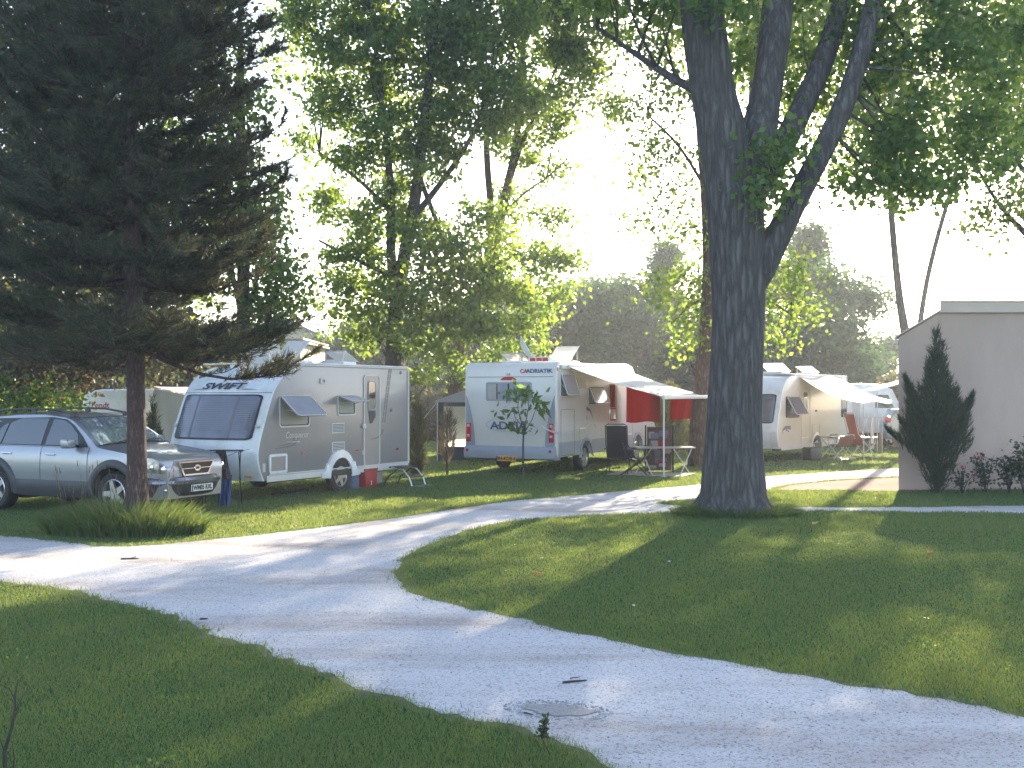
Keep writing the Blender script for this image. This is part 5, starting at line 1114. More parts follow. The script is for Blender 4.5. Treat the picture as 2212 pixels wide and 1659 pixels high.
# furniture under the awning
def camp_chair(name, label, loc, rz, cm, frame='black', back=1.15, tilt=.18, sc=1.0, group=None):
    root = thing(name, label, 'chair', loc, rz, group); root.scale = (sc, sc, sc)
    g = Geo(); g.grid(lambda u, v: ((u - .5) * .5, .25 + tilt * v * .9, .42 + (back - .42) * v + .01 * math.sin(u * 3)), list(np.linspace(0, 1, 6)), list(np.linspace(0, 1, 8))); g.obj('backrest', cm, root, 60, solid=.015)
    g = Geo(); g.grid(lambda u, v: ((u - .5) * .5, -.25 + .5 * v, .44 - .05 * math.sin(math.pi * v)), list(np.linspace(0, 1, 6)), list(np.linspace(0, 1, 8))); g.obj('seat', cm, root, 60, solid=.02)
    for s_ in (-1, 1):
        g = Geo(); g.tube([(s_ * .27, -.28, 0), (s_ * .27, .12, .42), (s_ * .27, .25 + tilt * .5, .75), (s_ * .27, .25 + tilt * .95, back + .01), (s_ * .20, .25 + tilt, back + .05)], .013, 8); g.obj('frame', MT[frame], root)
        g = Geo(); g.tube([(s_ * .27, .40, 0), (s_ * .27, -.20, .46)], .013, 8); g.obj('leg', MT[frame], root)
        g = Geo(); g.box(s_ * .29 - .025, s_ * .29 + .025, -.25, .33, .63, .655, .01); g.tube([(s_ * .28, -.2, .45), (s_ * .29, -.2, .64)], .011, 6); g.obj('armrest', MT[frame], root)
    g = Geo(); g.tube([(-.2, .25 + tilt, back + .05), (.2, .25 + tilt, back + .05)], .013, 8); g.obj('cross_bar', MT[frame], root)
    for yy in (.40, -.28): g = Geo(); g.tube([(-.27, yy, .02), (.27, yy, .02)], .011, 6); g.obj('cross_bar', MT[frame], root)
    return root
v = gr(1338, 1022)
camp_chair('camping_chair', 'tall black camping chair turned away under the motorhome awning', (at(1337, 850, 27.6).x, 27.6, 0), R(165), MT['chaircloth'], back=1.2)
camp_chair('camping_chair', 'low dark chair tucked under the long table by the tall black chair', (at(1378, 850, 27.2).x, 27.2, 0), R(75), MT['darkcloth'], back=.72, tilt=.1)
Zt = 27.2; xa, xb = at(1372, 850, Zt).x, at(1498, 850, Zt).x
root = thing('camping_table', 'long thin camping table reaching out below the motorhome awning', 'table', ((xa + xb) / 2, Zt, 0), R(3))
hw = (xb - xa) / 2; g = Geo(); g.box(-hw, hw, -.3, .3, .665, .695, .006, 1); g.obj('tabletop', MT['tabletop'], root)
for s_ in (-1, 1):
    for y_ in (-.25, .25): g = Geo(); g.tube([(s_ * hw * .62 - .18 * s_ * (1 if y_ > 0 else -1), y_, .66), (s_ * hw * .72 + .18 * s_ * (1 if y_ > 0 else -1), y_, 0)], .014, 8); g.obj('leg', MT['ink_silver'], root)
Zq = 27.9; root = thing('camping_cupboard', 'tall fabric camping cupboard in dark posts behind the awning pole', 'cupboard', (at(1424, 850, Zq).x, Zq, 0), R(-6))
g = Geo(); g.box(-.30, .30, -.2, .2, .08, 1.16, .02); cb = g.obj('body', MT['cup1'], root)
rq = random.Random(3)
for mt_, nn in (('cup2', 9), ('cup3', 9), ('redcloth', 4)):
    g = Geo()
    for k in range(nn): a = rq.uniform(-.28, .12); b = rq.uniform(.12, 1.0); g.box(a, a + rq.uniform(.08, .2), -.206 - rq.uniform(0, .004), -.2005, b, b + rq.uniform(.05, .18))
    g.obj('pocket', MT[mt_], cb, 0)
for s_ in (-1, 1):
    for y_ in (-.22, .22): g = Geo(); g.tube([(s_ * .34, y_, 0), (s_ * .34, y_, 1.2)], .016, 8); g.obj('post', MT['black'], root)
g = Geo(); g.box(-.9, 1.0, -.7, .5, 0, .012); o = tag(g.obj('ground_mat', M('mat_beige', (.42, .38, .34), .9, bump=.3)), 'beige mat spread on the grass under the motorhome awning', 'mat'); o.location = (at(1405, 850, 27.6).x, 27.5, .015); o.rotation_euler = (0, 0, R(-24))

# ================================================================ CREAM CARAVAN
OC = (7.76, 32.5); dC = (.604, .797); yawC = math.atan2(.797, .604)
def C5(cx, cy): return ((2560 + cx * .3375) * .6064, (1200 + cy * .3375) * .6064)
def m5(cx, cy): return onplane(OC, dC, *C5(cx, cy))
root, Fr, Fz, fp = caravan('cream_caravan', 'cream sided caravan with a sagging awning beyond the forked tree', (*OC, 0), yawC, 5.6, 2.25, [(x * .8, z) for x, z in fpS], 2.57, .42, MT['cream'], MT['white'], bow=.12, win=(1.15, 1.95))
def rect5(a, b):
    (x0, z1), (x1, z0) = m5(*a), m5(*b); return x0, x1, z0, z1
side_window(root, *rect5((712, 635), (845, 845)), .06, 30, trim='black', inner='acryl', pane='acryl')
for a, b in (((895, 585), (938, 775)), ((1292, 630), (1358, 845))):
    x0, x1, z0, z1 = rect5(a, b); g = Geo(); g.rpatch(lambda p, q: (p, -.006, q), x0, x1, z0, z1, .05, 1); g.obj('side_window', MT['glass'], root, 0)
x0, x1, z0, z1 = rect5((965, 560), (1290, 1085))
def seam2(root, x0, x1, z0, z1, name, w_=.02, mt='ink_silver'):
    g = Geo(); frame_rect(g, x0, x1, z0, z1, .05, w_, -.003, .006); return g.obj(name, MT[mt], root, 0)
x0, x1, z0, z1 = rect5((870, 545), (965, 1150)); seam2(root, x0, x1, z0, z1, 'door_frame')
x0, x1, z0, z1 = rect5((985, 920), (1065, 1030)); seam2(root, x0, x1, z0, z1, 'service_hatch')
x0, x1, z0, z1 = rect5((862, 1062), (950, 1135)); seam2(root, x0, x1, z0, z1, 'locker_hatch', .03, 'white')
x0, x1, z0, z1 = rect5((1172, 1028), (1255, 1065)); g = Geo(); g.box(x0, x1, -.012, -.002, z0, z1); g.obj('vent', MT['ink_grey'], root, 0)
g = Geo(); band(g, [(672, 1025), (675, 985), (705, 955), (760, 960)], .06, -.006, m5); band(g, [(745, 1005), (715, 985), (700, 960)], .04, -.006, m5); g.obj('stripe', MT['ink_grey'], root, 0)
x_, z_ = m5(1028, 780); g = Geo(); g.box(x_ - .06, x_ + .06, -.02, -.002, z_ - .03, z_ + .03, .005, 1); g.obj('awning_lamp', MT['black'], root)
xwC = m5(1030, 1190)[0]
g = Geo(); V = []
for i in range(25):
    a = math.pi * i / 24
    for (ra, y_) in ((.36, -.002), (.36, -.04), (.44, -.035), (.46, -.001)): V.append((xwC + math.cos(a) * ra, y_, .34 + math.sin(a) * ra))
g.add(V, [(4 * i + j, 4 * i + j + 1, 4 * i + j + 5, 4 * i + j + 4) for i in range(24) for j in range(3)]); g.obj('wheel_arch', MT['cream'], root, 40)
g = Geo(); g.lathe([(.001, -.0035), (.362, -.0035)], (xwC, 0, .34), 'y', 30); g.box(xwC - .35, xwC + .35, -.0285, .01, .31, .46); g.obj('wheel_well', MT['black'], root, 0)
wheel(root, xwC, -.02, .31, .19, -1, 6); wheel(root, xwC, 2.27, .31, .19, 1, 6)
hatch(root, 1.0, 1.6, .3, 1.0, 2.62, 22, 'x1'); hatch(root, 3.3, 3.9, .3, .8, 2.62, 16, 'x1'); hatch(root, .25, .85, .9, 1.6, 2.30, 10, 'x0')
def onC(x, y, z=0): return (OC[0] + dC[0] * x - dC[1] * y, OC[1] + dC[1] * x + dC[0] * y, z)
root = thing('sun_awning', 'bright sagging white sun canopy on the side of the cream caravan', 'awning', (*OC, 0), yawC)
g = Geo(); g.grid(lambda u, v: (1.6 + 3.5 * u, -.03 - 1.95 * v, 2.52 - .80 * v ** .9 - .10 * math.sin(math.pi * v) - .04 * math.sin(u * 7 + 3 * v)), list(np.linspace(0, 1, 24)), list(np.linspace(0, 1, 16))); g.obj('canopy', MT['canopy'], root, 60, solid=.004)
for x_ in (1.65, 5.05): g = Geo(); g.tube([(x_, -1.96, 1.72), (x_, -1.98, 0)], .015, 8); g.obj('pole', MT['ink_silver'], root)
g = Geo(); g.tube([(1.65, -1.96, 1.72), (.9, -2.5, .02)], .006, 5); g.tube([(5.05, -1.96, 1.72), (5.4, -2.9, .02)], .006, 5); g.obj('guy_rope', MT['ink_pale'], root)
camp_chair('camping_chair', 'brown high backed chair under the cream caravan awning', (at(1867, 850, 34.6).x, 34.6, 0), R(110), MT['rustcloth'], frame='ink_silver', back=1.35, tilt=.35)
camp_chair('camping_chair', 'low folding chair beside the wheel of the cream caravan', (at(1815, 850, 33.9).x, 33.9, 0), R(200), MT['rustcloth'], frame='ink_silver', back=.7, tilt=.1)
Zt = 34.0; root = thing('folding_table', 'small folding table with crossed legs under the cream caravan awning', 'table', (at(1806, 850, Zt).x, Zt, 0), R(30))
g = Geo(); g.box(-.45, .45, -.3, .3, .66, .69, .006, 1); g.obj('tabletop', MT['tabletop'], root)
for s_ in (-1, 1):
    for y_ in (-.26, .26): g = Geo(); g.tube([(s_ * .4, y_, .66), (-s_ * .4, y_, 0)], .014, 8); g.obj('leg', MT['ink_silver'], root)
root = thing('water_canister', 'black water canister on the grass below the cream caravan', 'canister', (at(1754, 850, 33.2).x, 33.2, 0), R(40))
g = Geo(); g.box(-.28, .28, -.17, .17, .02, .40, .06, 3); g.obj('body', MT['black'], root); g = Geo(); g.tube([(-.12, 0, .40), (-.1, 0, .46), (.1, 0, .46), (.12, 0, .40)], .014, 6); g.obj('handle', MT['ink_silver'], root)
o = cloth('hanging_towel', 'pale grey towel hanging by the brown chair', 'towel', (at(1885, 850, 34.9).x, 34.9, 1.22), R(60), .35, .38, .95, MT['ink_silver'], .02)
g = Geo(); g.tube([(at(1885, 850, 34.9).x - .3, 34.9, 1.24), (at(1885, 850, 34.9).x + .3, 34.9, 1.24)], .012, 6)
for s_ in (-.3, .3): g.tube([(at(1885, 850, 34.9).x + s_, 34.9, 1.24), (at(1885, 850, 34.9).x + s_, 34.9, 0)], .012, 6)
tag(g.obj('towel_rail', MT['ink_silver']), 'thin rail carrying the pale towel by the brown chair', 'rail')

# --- camper van and awning farther back on the right
Zv = 42.0; xv = at(1825, 850, Zv).x; root = thing('camper_van', 'grey white camper parked behind the cream caravan', 'camper', (xv, Zv, 0), R(12))
g = Geo(); g.prism([(0, .5), (0, 2.15), (.12, 2.32), (.5, 2.38), (1.6, 2.34), (2.0, 2.15), (2.35, 1.5), (2.4, .5)], 0, 4.2, .06); g.obj('body', MT['white'], root, 40)
g = Geo(); g.prism([(1.25, 1.45), (1.3, 1.95), (1.8, 1.95), (2.05, 1.45)], -.01, -.001); g.obj('window', MT['glass'], root, 0)
g = Geo(); g.box(.3, .62, -.01, -.001, .7, 1.95, .002, 1); g.obj('door', MT['ink_silver'], root, 0)
g = Geo(); g.box(.1, 2.3, .05, 4.1, .3, .49); g.obj('chassis', MT['black'], root, 0)
wheel(root, .5, .02, .33, .2, -1, 5); wheel(root, 1.9, .02, .33, .2, -1, 5)
Zp = 38.0; root = thing('side_tent', 'beige tent canopy rising behind the outer end of the cream caravan awning', 'tent', (at(1893, 850, Zp).x, Zp, 0))
g = Geo(); g.grid(lambda u, v: (3.0 * u, 2.2 * v, 2.12 + .95 * u - .06 * math.sin(math.pi * u) - .05 * v), list(np.linspace(0, 1, 12)), list(np.linspace(0, 1, 8))); g.obj('canopy', M('beige_canvas', (.55, .45, .36), .8, trans=.35, tcol=(.7, .55, .42)), root, 60, solid=.006)
for x_, y_ in ((.05, .05), (.05, 2.1), (2.9, .05), (2.9, 2.1)): g = Geo(); g.tube([(x_, y_, 2.05 + .9 * x_ / 3), (x_, y_, 0)], .015, 6); g.obj('pole', MT['ink_silver'], root)
g = Geo(); g.tube([(.05, .05, 2.08), (-.9, -.6, 0.02)], .008, 5); g.obj('guy_rope', MT['ink_pale'], root)
v = at(1917, 850, 40); root = thing('parked_car', 'pale blue car with a red tail light half hidden by the building corner', 'car', (v.x, 40, 0), R(-10))
g = Geo(); g.prism([(0, .35), (-.05, .75), (.0, 1.0), (.25, 1.42), (1.2, 1.5), (2.6, 1.45), (3.2, 1.05), (4.0, .9), (4.1, .4)], 0, 1.7, .1, 3); g.obj('body', M('pale_blue_paint', (.28, .38, .46), .3, metal=.3, coat=.8, var=.04), root, 40)
g = Geo(); g.box(-.07, .12, -.012, .25, .95, 1.18, .03); g.obj('tail_light', MT['red'], root)
g = Geo(); g.prism([(.32, 1.05), (.45, 1.38), (1.4, 1.42), (2.4, 1.38), (2.9, 1.05)], -.012, -.001); g.obj('window', MT['glass'], root, 0)
wheel(root, .75, .0, .31, .19, -1, 5); wheel(root, 3.2, .0, .31, .19, -1, 5)
for k, (px, zt) in enumerate(((1917, 37.0),)):
    g = Geo(); g.box(-.05, .05, -.05, .05, -.05, .62, .01); o = tag(g.obj('wooden_post', MT['wood']), 'short dark post in the grass left of the pale blue car', 'post'); o.location = (at(1903, 850, 38).x, 38, 0)

# --- small caravan behind the car, tent behind the motorhome
Zs = 28.0; xs0 = at(174, 850, Zs).x; root = thing('small_caravan', 'small white caravan with red lettering behind the silver car', 'caravan', (xs0, Zs, 0))
g = Geo(); g.prism([(0, .35), (.04, 1.9), (.16, 2.05), (.5, 2.10), (2.0, 2.12), (2.15, 2.05), (2.2, .35)], 0, 4.6, .10, 4); g.obj('body', MT['white'], root, 40)
g = Geo(); g.rpatch(lambda a, b: (a, -.012, b), .22, 1.0, .95, 1.42, .06, 1); g.obj('window', MT['glass'], root, 0, solid=.012)
g = Geo(); g.box(.02, 2.18, -.008, -.001, 1.50, 1.515); g.box(1.06, 1.075, -.008, -.001, .5, 1.50); g.obj('panel_seam', MT['ink_grey'], root, 0)
text('Fendt', .2, MT['ink_red'], root, Matrix.Translation((.5, -.006, 1.70)) @ SIDE, off=.003)
g = Geo(); g.box(.1, 2.1, .1, 4.5, .2, .35); g.obj('chassis', MT['black'], root, 0); wheel(root, .1, 2.3, .3, .18, -1, 5); bpy.data.objects[root.children[-1].name].rotation_euler = (0, 0, 0)
root = thing('side_awning', 'pinkish white awning edge between the pine trunk and the silver caravan', 'awning', (at(331, 850, 27.2).x, 27.2, 0))
g = Geo(); g.grid(lambda u, v: (u * 1.3, v * 1.6, 2.17 - .28 * u * (1 - v)), list(np.linspace(0, 1, 10)), list(np.linspace(0, 1, 8))); g.obj('canopy', M('pink_canvas', (.72, .62, .62), .8, trans=.3, tcol=(.8, .65, .6)), root, 60, solid=.006)
for x_, y_ in ((.02, .05), (1.25, .05)): g = Geo(); g.tube([(x_, y_, 2.13 - .27 * x_ / 1.3), (x_, y_, 0)], .014, 6); g.obj('pole', MT['ink_silver'], root)
g = Geo(); g.grid(lambda u, v: (u * 1.25 + .02, .06 + .02 * math.sin(u * 20), (2.12 - .26 * u) * v), list(np.linspace(0, 1, 16)), list(np.linspace(0, 1, 4))); g.obj('side_wall', MT['cream'], root, 60, solid=.006)
Zt = 33.0; xt = at(945, 850, Zt).x; root = thing('awning_tent', 'grey caravan tent with a bright window left of the motorhome', 'tent', (xt, Zt, 0))
g = Geo(); g.prism([(-.06, 1.74), (-.06, 1.80), (1.45, 2.32), (2.9, 1.80), (2.9, 1.74)], 0, 2.6); g.obj('roof', MT['tentgrey'], root, 0)
g = Geo(); g.add([(0, .02, .0), (.0, .02, 1.74), (.18, .02, 1.74), (.14, .02, .0), (2.85, .02, 0), (2.85, .02, .42), (.15, .02, .42), (.3, .02, 1.74), (2.85, .02, 1.74), (2.85, .02, 1.62), (.32, .02, 1.62)], [(0, 1, 2, 3), (3, 4, 5, 6), (7, 8, 9, 10)]); g.obj('wall', MT['tentdark'], root, 0, solid=.006)
g = Geo(); g.grid(lambda u, v: (.18 + 2.5 * u, .035 + .015 * math.sin(u * 30), .42 + 1.2 * v), list(np.linspace(0, 1, 20)), list(np.linspace(0, 1, 6))); g.obj('window', MT['vinyl'], root, 60)
g = Geo(); g.add([(0, .02, 0), (0, .02, 1.74), (0, 2.6, 1.74), (0, 2.6, 0)], [(0, 1, 2, 3)]); g.obj('side_wall', MT['tentgrey'], root, 0, solid=.006)
g = Geo(); g.tube([(0, 0, 1.76), (-.62, -.55, .95), (-1.2, -1.0, 0)], .009, 5); g.tube([(0, .0, 0), (0, 0, 1.76)], .016, 6); g.obj('guy_rope', MT['ink_pale'], root)
# ================================================================ SILVER CAR
LC = 4.57
root = thing('silver_car', 'silver four wheel drive car with dark lower trim parked behind the pine', 'car', (-5.24, 18.385, 0), R(155))
TOPP = [(0, .80), (.04, .90), (.16, .985), (.5, 1.05), (.9, 1.10), (1.22, 1.14), (1.30, 1.17), (1.65, 1.40), (2.0, 1.59), (2.2, 1.645), (2.7, 1.69), (3.3, 1.68), (3.9, 1.64), (4.22, 1.58), (4.38, 1.35), (4.50, 1.10), (4.56, .9), (4.57, .6)]
tx = [p[0] for p in TOPP]; tz = [p[1] for p in TOPP]
def ztop(x): return float(np.interp(x, tx, tz))
def plan(x):
    a = 1.0
    if x < .75: a = .715 + .285 * (1 - ((.75 - x) / .75) ** 2.4)
    if x > 4.0: a = .82 + .18 * (1 - ((x - 4.0) / .57) ** 2.2)
    return a
def wz(z):
    return float(np.interp(z, [.28, .5, .75, .95, 1.05, 1.12, 1.35, 1.6, 1.75], [.88, .915, .93, .922, .90, .865, .775, .665, .60]))
def wid(x, z): return wz(z) * plan(x)
def S2(x, z, off=0.0, s=1): return (x, s * (wid(x, z) + off), z)
st = [0, .015, .04, .1, .18, .3, .45, .6, .75, .9, 1.05, 1.22, 1.3, 1.45, 1.65, 1.85, 2.0, 2.1, 2.2, 2.45, 2.7, 3.0, 3.3, 3.6, 3.9, 4.1, 4.22, 4.3, 4.38, 4.45, 4.5, 4.54, 4.57]
NS = 15
def section(x):
    zt = ztop(x); ze = zt - (.05 if x > 1.25 and x < 4.4 else .035); pts = []
    for k in range(NS):
        z = .30 + (ze - .30) * k / (NS - 1); pts.append((wid(x, z), z))
    we = pts[-1][0]
    for t in (.93, .8, .55, .28, 0): pts.append((we * t, zt - (zt - ze) * t ** 3 * .9 if t else zt))
    return pts
bm = bmesh.new(); rows = []
for x in st:
    h = section(x); full = [(y, z) for y, z in h] + [(-y, z) for y, z in h[-2::-1]]
    rows.append([bm.verts.new((x, y, z)) for y, z in full])
m_ = len(rows[0])
for a, b in zip(rows, rows[1:]):
    for j in range(m_ - 1): bm.faces.new((a[j], a[j + 1], b[j + 1], b[j]))
    bm.faces.new((a[m_ - 1], a[0], b[0], b[m_ - 1]))
bm.faces.new(rows[0]); bm.faces.new(rows[-1][::-1])
bmesh.ops.recalc_face_normals(bm, faces=bm.faces[:])
me = bpy.data.meshes.new('body'); bm.to_mesh(me); bm.free(); body = link(me, 'body', MT['paint'], root, 40)
XF, XR = .90, 3.61
boolean_cut(body, [cutter(XF, -1.2, 1.2, .38, .43, root), cutter(XR, -1.2, 1.2, .38, .43, root)])
g = Geo()
for xq in (XF, XR): g.box(xq - .44, xq + .44, -.62, .62, .2, .8)
g.box(.3, 4.3, -.6, .6, .24, .31); g.obj('chassis', MT['black'], root, 0)
for xq in (XF, XR):
    for s in (1, -1): wheel(root, xq, s * .90, .37, .24, s, 5, .66)
def strip(g, x0, x1, z0, z1, off, s, n=14, m=5, round_=True, edge=.0):
    us = list(np.linspace(x0, x1, n)); vs_ = list(np.linspace(z0, z1, m))
    g.grid(lambda a, b: S2(a, b, off * math.sin(math.pi * min(1, max(0, (b - z0) / (z1 - z0)))) ** .4 if round_ else off, s), us, vs_); return g
for s in (1, -1):
    g = Geo(); strip(g, XF + .43, XR - .43, .285, .56, .022, s, 16); g.obj('sill_cladding', MT['darkgrey'], root, 60)
    g = Geo(); strip(g, XR + .42, 4.5, .285, .66, .022, s, 10); g.obj('rear_cladding', MT['darkgrey'], root, 60)
    for xq in (XF, XR):
        g = Geo(); V = []; n = 30; prof_ = ((.425, -.02), (.425, .03), (.46, .042), (.53, .036), (.555, .0))
        for i in range(n + 1):
            a = -.12 + (math.pi + .24) * i / n
            for ra, off in prof_:
                x = xq + math.cos(a) * ra; z = .38 + math.sin(a) * ra; V.append(S2(x, max(.285, z), off, s))
        m2 = len(prof_); g.add(V, [(m2 * i + j, m2 * i + j + 1, m2 * i + m2 + j + 1, m2 * i + m2 + j) for i in range(n) for j in range(m2 - 1)]); g.obj('wheel_arch', MT['darkgrey'], root, 60)
    # windows
    def side_poly(P, name, mat, off=.006, cut=12):
        g = Geo(); n = len(P); cx = sum(p[0] for p in P) / n; cz = sum(p[1] for p in P) / n; Q = []
        for i in range(n):
            a, b = P[i], P[(i + 1) % n]
            for k in range(4): t = k / 4; Q.append((a[0] + (b[0] - a[0]) * t, a[1] + (b[1] - a[1]) * t))
        V = [S2(cx, cz, off, s)]; n = len(Q)
        for r_ in (.33, .66, 1): V += [S2(cx + (x - cx) * r_, cz + (z - cz) * r_, off, s) for x, z in Q]
        Fc = [(0, 1 + i, 1 + (i + 1) % n) for i in range(n)] + [(1 + q * n + i, 1 + (q + 1) * n + i, 1 + (q + 1) * n + (i + 1) % n, 1 + q * n + (i + 1) % n) for q in (0, 1) for i in range(n)]
        return g.add(V, Fc).obj(name, mat, root, 60)
    side_poly([(1.47, 1.12), (1.66, 1.285), (1.92, 1.465), (2.14, 1.565), (2.46, 1.60), (4.20, 1.56), (4.28, 1.40), (4.08, 1.14), (3.86, 1.125)], 'window_surround', MT['black'], .003)
    side_poly([(1.70, 1.14), (1.80, 1.33), (2.0, 1.47), (2.18, 1.545), (2.44, 1.57), (2.46, 1.14)], 'front_side_window', MT['glass'], .007)
    side_poly([(2.56, 1.14), (2.55, 1.575), (3.20, 1.575), (3.42, 1.50), (3.48, 1.14)], 'rear_side_window', MT['glass'], .007)
    side_poly([(3.52, 1.14), (3.46, 1.50), (3.56, 1.46), (3.86, 1.15)], 'quarter_window', MT['glass'], .007)
    side_poly([(3.78, 1.50), (4.14, 1.53), (4.22, 1.40), (4.12, 1.22)], 'quarter_window', MT['glass'], .007)
    # door seams, handles, rail
    g = Geo()
    def ln(P, w_=.005):
        V = []
        for i, (x, z) in enumerate(P): V += [S2(x - w_, z, .003, s), S2(x + w_, z, .003, s)]
        g.add(V, [(2 * i, 2 * i + 1, 2 * i + 3, 2 * i + 2) for i in range(len(P) - 1)])
    ln([(1.45, z) for z in np.linspace(.56, 1.12, 8)]); ln([(2.51, z) for z in np.linspace(.56, 1.15, 8)]); ln([(3.52 + .1 * max(0, .9 - z), z) for z in np.linspace(.85, 1.14, 6)])
    g.add([S2(x, z, .003, s) for x in np.linspace(1.45, 3.6, 20) for z in (1.105, 1.112)], [(2 * i, 2 * i + 1, 2 * i + 3, 2 * i + 2) for i in range(19)])
    g.obj('door_seam', MT['ink'], root, 0)
    for xh in (2.28, 3.30):
        g = Geo(); p0, p1, p2 = S2(xh - .10, .985, .008, s), S2(xh, .99, .042, s), S2(xh + .10, .985, .008, s); g.tube([p0, S2(xh - .07, .988, .036, s), p1, S2(xh + .07, .988, .036, s), p2], .013, 8); g.obj('door_handle', MT['chrome'], root)
    g = Geo(); P = [(1.95, 1.58), (2.1, 1.665), (2.6, 1.73), (3.3, 1.735), (3.95, 1.69), (4.1, 1.62)]
    g.tube([(x, s * .60, z) for x, z in P], .018, 8); 
    for x in (2.1, 3.0, 3.9): g.box(x - .05, x + .05, s * .60 - .02, s * .60 + .02, 1.60, np.interp(x, [p[0] for p in P], [p[1] for p in P]), .005, 1)
    g.obj('roof_rail', MT['darkgrey'], root)
    g = Geo(); y0 = .90; g.box(1.66, 1.84, s * (y0 + .14) - .10, s * (y0 + .14) + .10, 1.10, 1.25, .045, 3); mr = g.obj('mirror', MT['paint'], root); g = Geo(); g.tube([(1.72, s * .86, 1.13), (1.75, s * 1.0, 1.15)], .025, 8); g.obj('mirror_arm', MT['black'], mr)
    g = Geo(); g.box(1.62, 1.74, s * .885 - .01, s * .885 + .01, 1.115, 1.25); 
    # headlight: patch wrapping the corner
    g = Geo()
    def hl(u, v, off=.012):       # u along the front corner from grille outwards/backwards, v height
        t = u; x = .012 + .50 * t ** 1.6; ze = min(ztop(x) - .035, 1.2)
        lo = .70 + .05 * t; hi = ze - .012 - .02 * t + .0; z = lo + (hi - lo) * v * (1 - .25 * t)
        y = s * (wid(x, z) + off) if t > .12 else s * (.40 + (wid(.012 + .5 * .12 ** 1.6, z) - .40) * (t / .12))
        return (x - off if t <= .4 else x, y, z)
    g.grid(lambda a, b: hl(a, b), list(np.linspace(0, 1, 22)), list(np.linspace(0, 1, 6))); hd = g.obj('headlight', M('headlamp_glass', (.42, .44, .47), .06, metal=.55, coat=1, spec=1, var=.5, scale=16), root, 60)
    for u in (.18, .50):
        c = Vector(hl(u, .5, .0)); g = Geo(); g.lathe([(.001, -.02), (.04, -.014), (.062, -.004), (.066, .02)], axis='y', seg=18)
        g.v = [(c.x + y_ * .9 - .01, c.y + x_ + s * -y_ * .3, c.z + z_) for x_, y_, z_ in g.v]; g.obj('lamp_reflector', MT['chrome'], hd)
# windscreen, bonnet lines
g = Geo()
def ws(u, v, off=.006):
    x = 1.30 + .72 * u; zt = ztop(x); we = wid(x, zt - .05) * (.95 - .02 * u); t = abs(2 * v - 1); return (x - off, (2 * v - 1) * we, zt - .045 * t ** 3 + off)
g.grid(lambda a, b: ws(a, b, .003), list(np.linspace(-.03, 1.03, 12)), list(np.linspace(-.0, 1.0, 14))); g.obj('windscreen_rubber', MT['black'], root, 60)
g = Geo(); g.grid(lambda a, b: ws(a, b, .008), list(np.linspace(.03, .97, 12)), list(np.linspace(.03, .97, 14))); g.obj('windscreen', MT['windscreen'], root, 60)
for y0, y1 in ((.55, -.05), (-.1, -.65)):
    g = Geo(); g.tube([(1.27, y0, 1.165), (1.33, (y0 + y1) / 2, 1.205), (1.36, y1, 1.215)], .008, 6); g.obj('wiper', MT['black'], root)
g = Geo()
for s in (1, -1):
    P = [(x, s * (wid(x, ztop(x) - .035) * .90 - .14 * (1 - x / 1.25)), 0) for x in np.linspace(.10, 1.24, 14)]
    V = []
    for x, y, _ in P:
        t = abs(y) / wid(x, ztop(x) - .035); z = ztop(x) - .035 * t ** 3 * .9 + .003; V += [(x, y - .004, z), (x, y + .004, z)]
    g.add(V, [(2 * i, 2 * i + 1, 2 * i + 3, 2 * i + 2) for i in range(13)])
g.obj('bonnet_seam', MT['ink'], root, 0)
# grille, bumper, plate
def trap(x, hw0, hw1, z0, z1): return [(x, -hw0, z0), (x, hw0, z0), (x, hw1, z1), (x, -hw1, z1)]
g = Geo(); g.add(trap(-.028, .30, .42, .655, .885) + trap(.06, .33, .45, .64, .90), [(0, 1, 2, 3), (0, 1, 5, 4), (1, 2, 6, 5), (2, 3, 7, 6), (3, 0, 4, 7)]); gr_ = g.obj('grille', MT['chrome'], root, 0)
g = Geo(); g.add(trap(-.032, .275, .39, .68, .865), [(0, 1, 2, 3)]); g.obj('grille_mesh', MT['black'], gr_, 0)
g = Geo(); g.box(-.042, -.033, -.36, .36, .768, .78); g.obj('grille_bar', MT['chrome'], gr_, 0)
g = Geo(); g.lathe([(.001, 0), (.05, 0), (.055, .01)], axis='y', seg=20); g.v = [(-.052 + y_, x_ * 1.5, .775 + z_) for x_, y_, z_ in g.v]; g.obj('emblem', MT['chrome'], gr_)
text('KIA', .05, MT['ink'], gr_, front_m(-.055, 0, .775), off=.001)
g = Geo(); n = 25; V = []; bp_prof = [(.04, .30), (-.03, .34), (-.07, .44), (-.085, .50), (-.11, .52), (-.11, .60), (-.06, .645), (.03, .655)]
for i in range(n):
    y = -.93 + 1.86 * i / (n - 1); bx = .42 * abs(y / .93) ** 3.2
    for (px_, z_) in bp_prof: V.append((px_ + bx, y * (1 + .0 * px_), z_))
k_ = len(bp_prof); g.add(V, [(k_ * i + j, k_ * i + j + 1, k_ * i + k_ + j + 1, k_ * i + k_ + j) for i in range(n - 1) for j in range(k_ - 1)]); bmp = g.obj('bumper', MT['darkgrey'], root, 40, solid=.01)
g = Geo(); V = []; pr2 = [(-.075, .53), (-.125, .54), (-.128, .59), (-.09, .635)]
for i in range(n):
    y = -.90 + 1.80 * i / (n - 1); bx = .42 * abs(y / .93) ** 3.2
    for (px_, z_) in pr2: V.append((px_ + bx, y * 1.01, z_))
g.add(V, [(4 * i + j, 4 * i + j + 1, 4 * i + j + 5, 4 * i + j + 4) for i in range(n - 1) for j in range(3)]); g.obj('bumper_strip', M('gunmetal', (.16, .17, .22), .2, metal=.6, coat=.8), bmp, 40)
g = Geo(); g.box(-.150, -.13, -.26, .26, .40, .51, .005, 1); pl = g.obj('number_plate', MT['plate_w'], root)
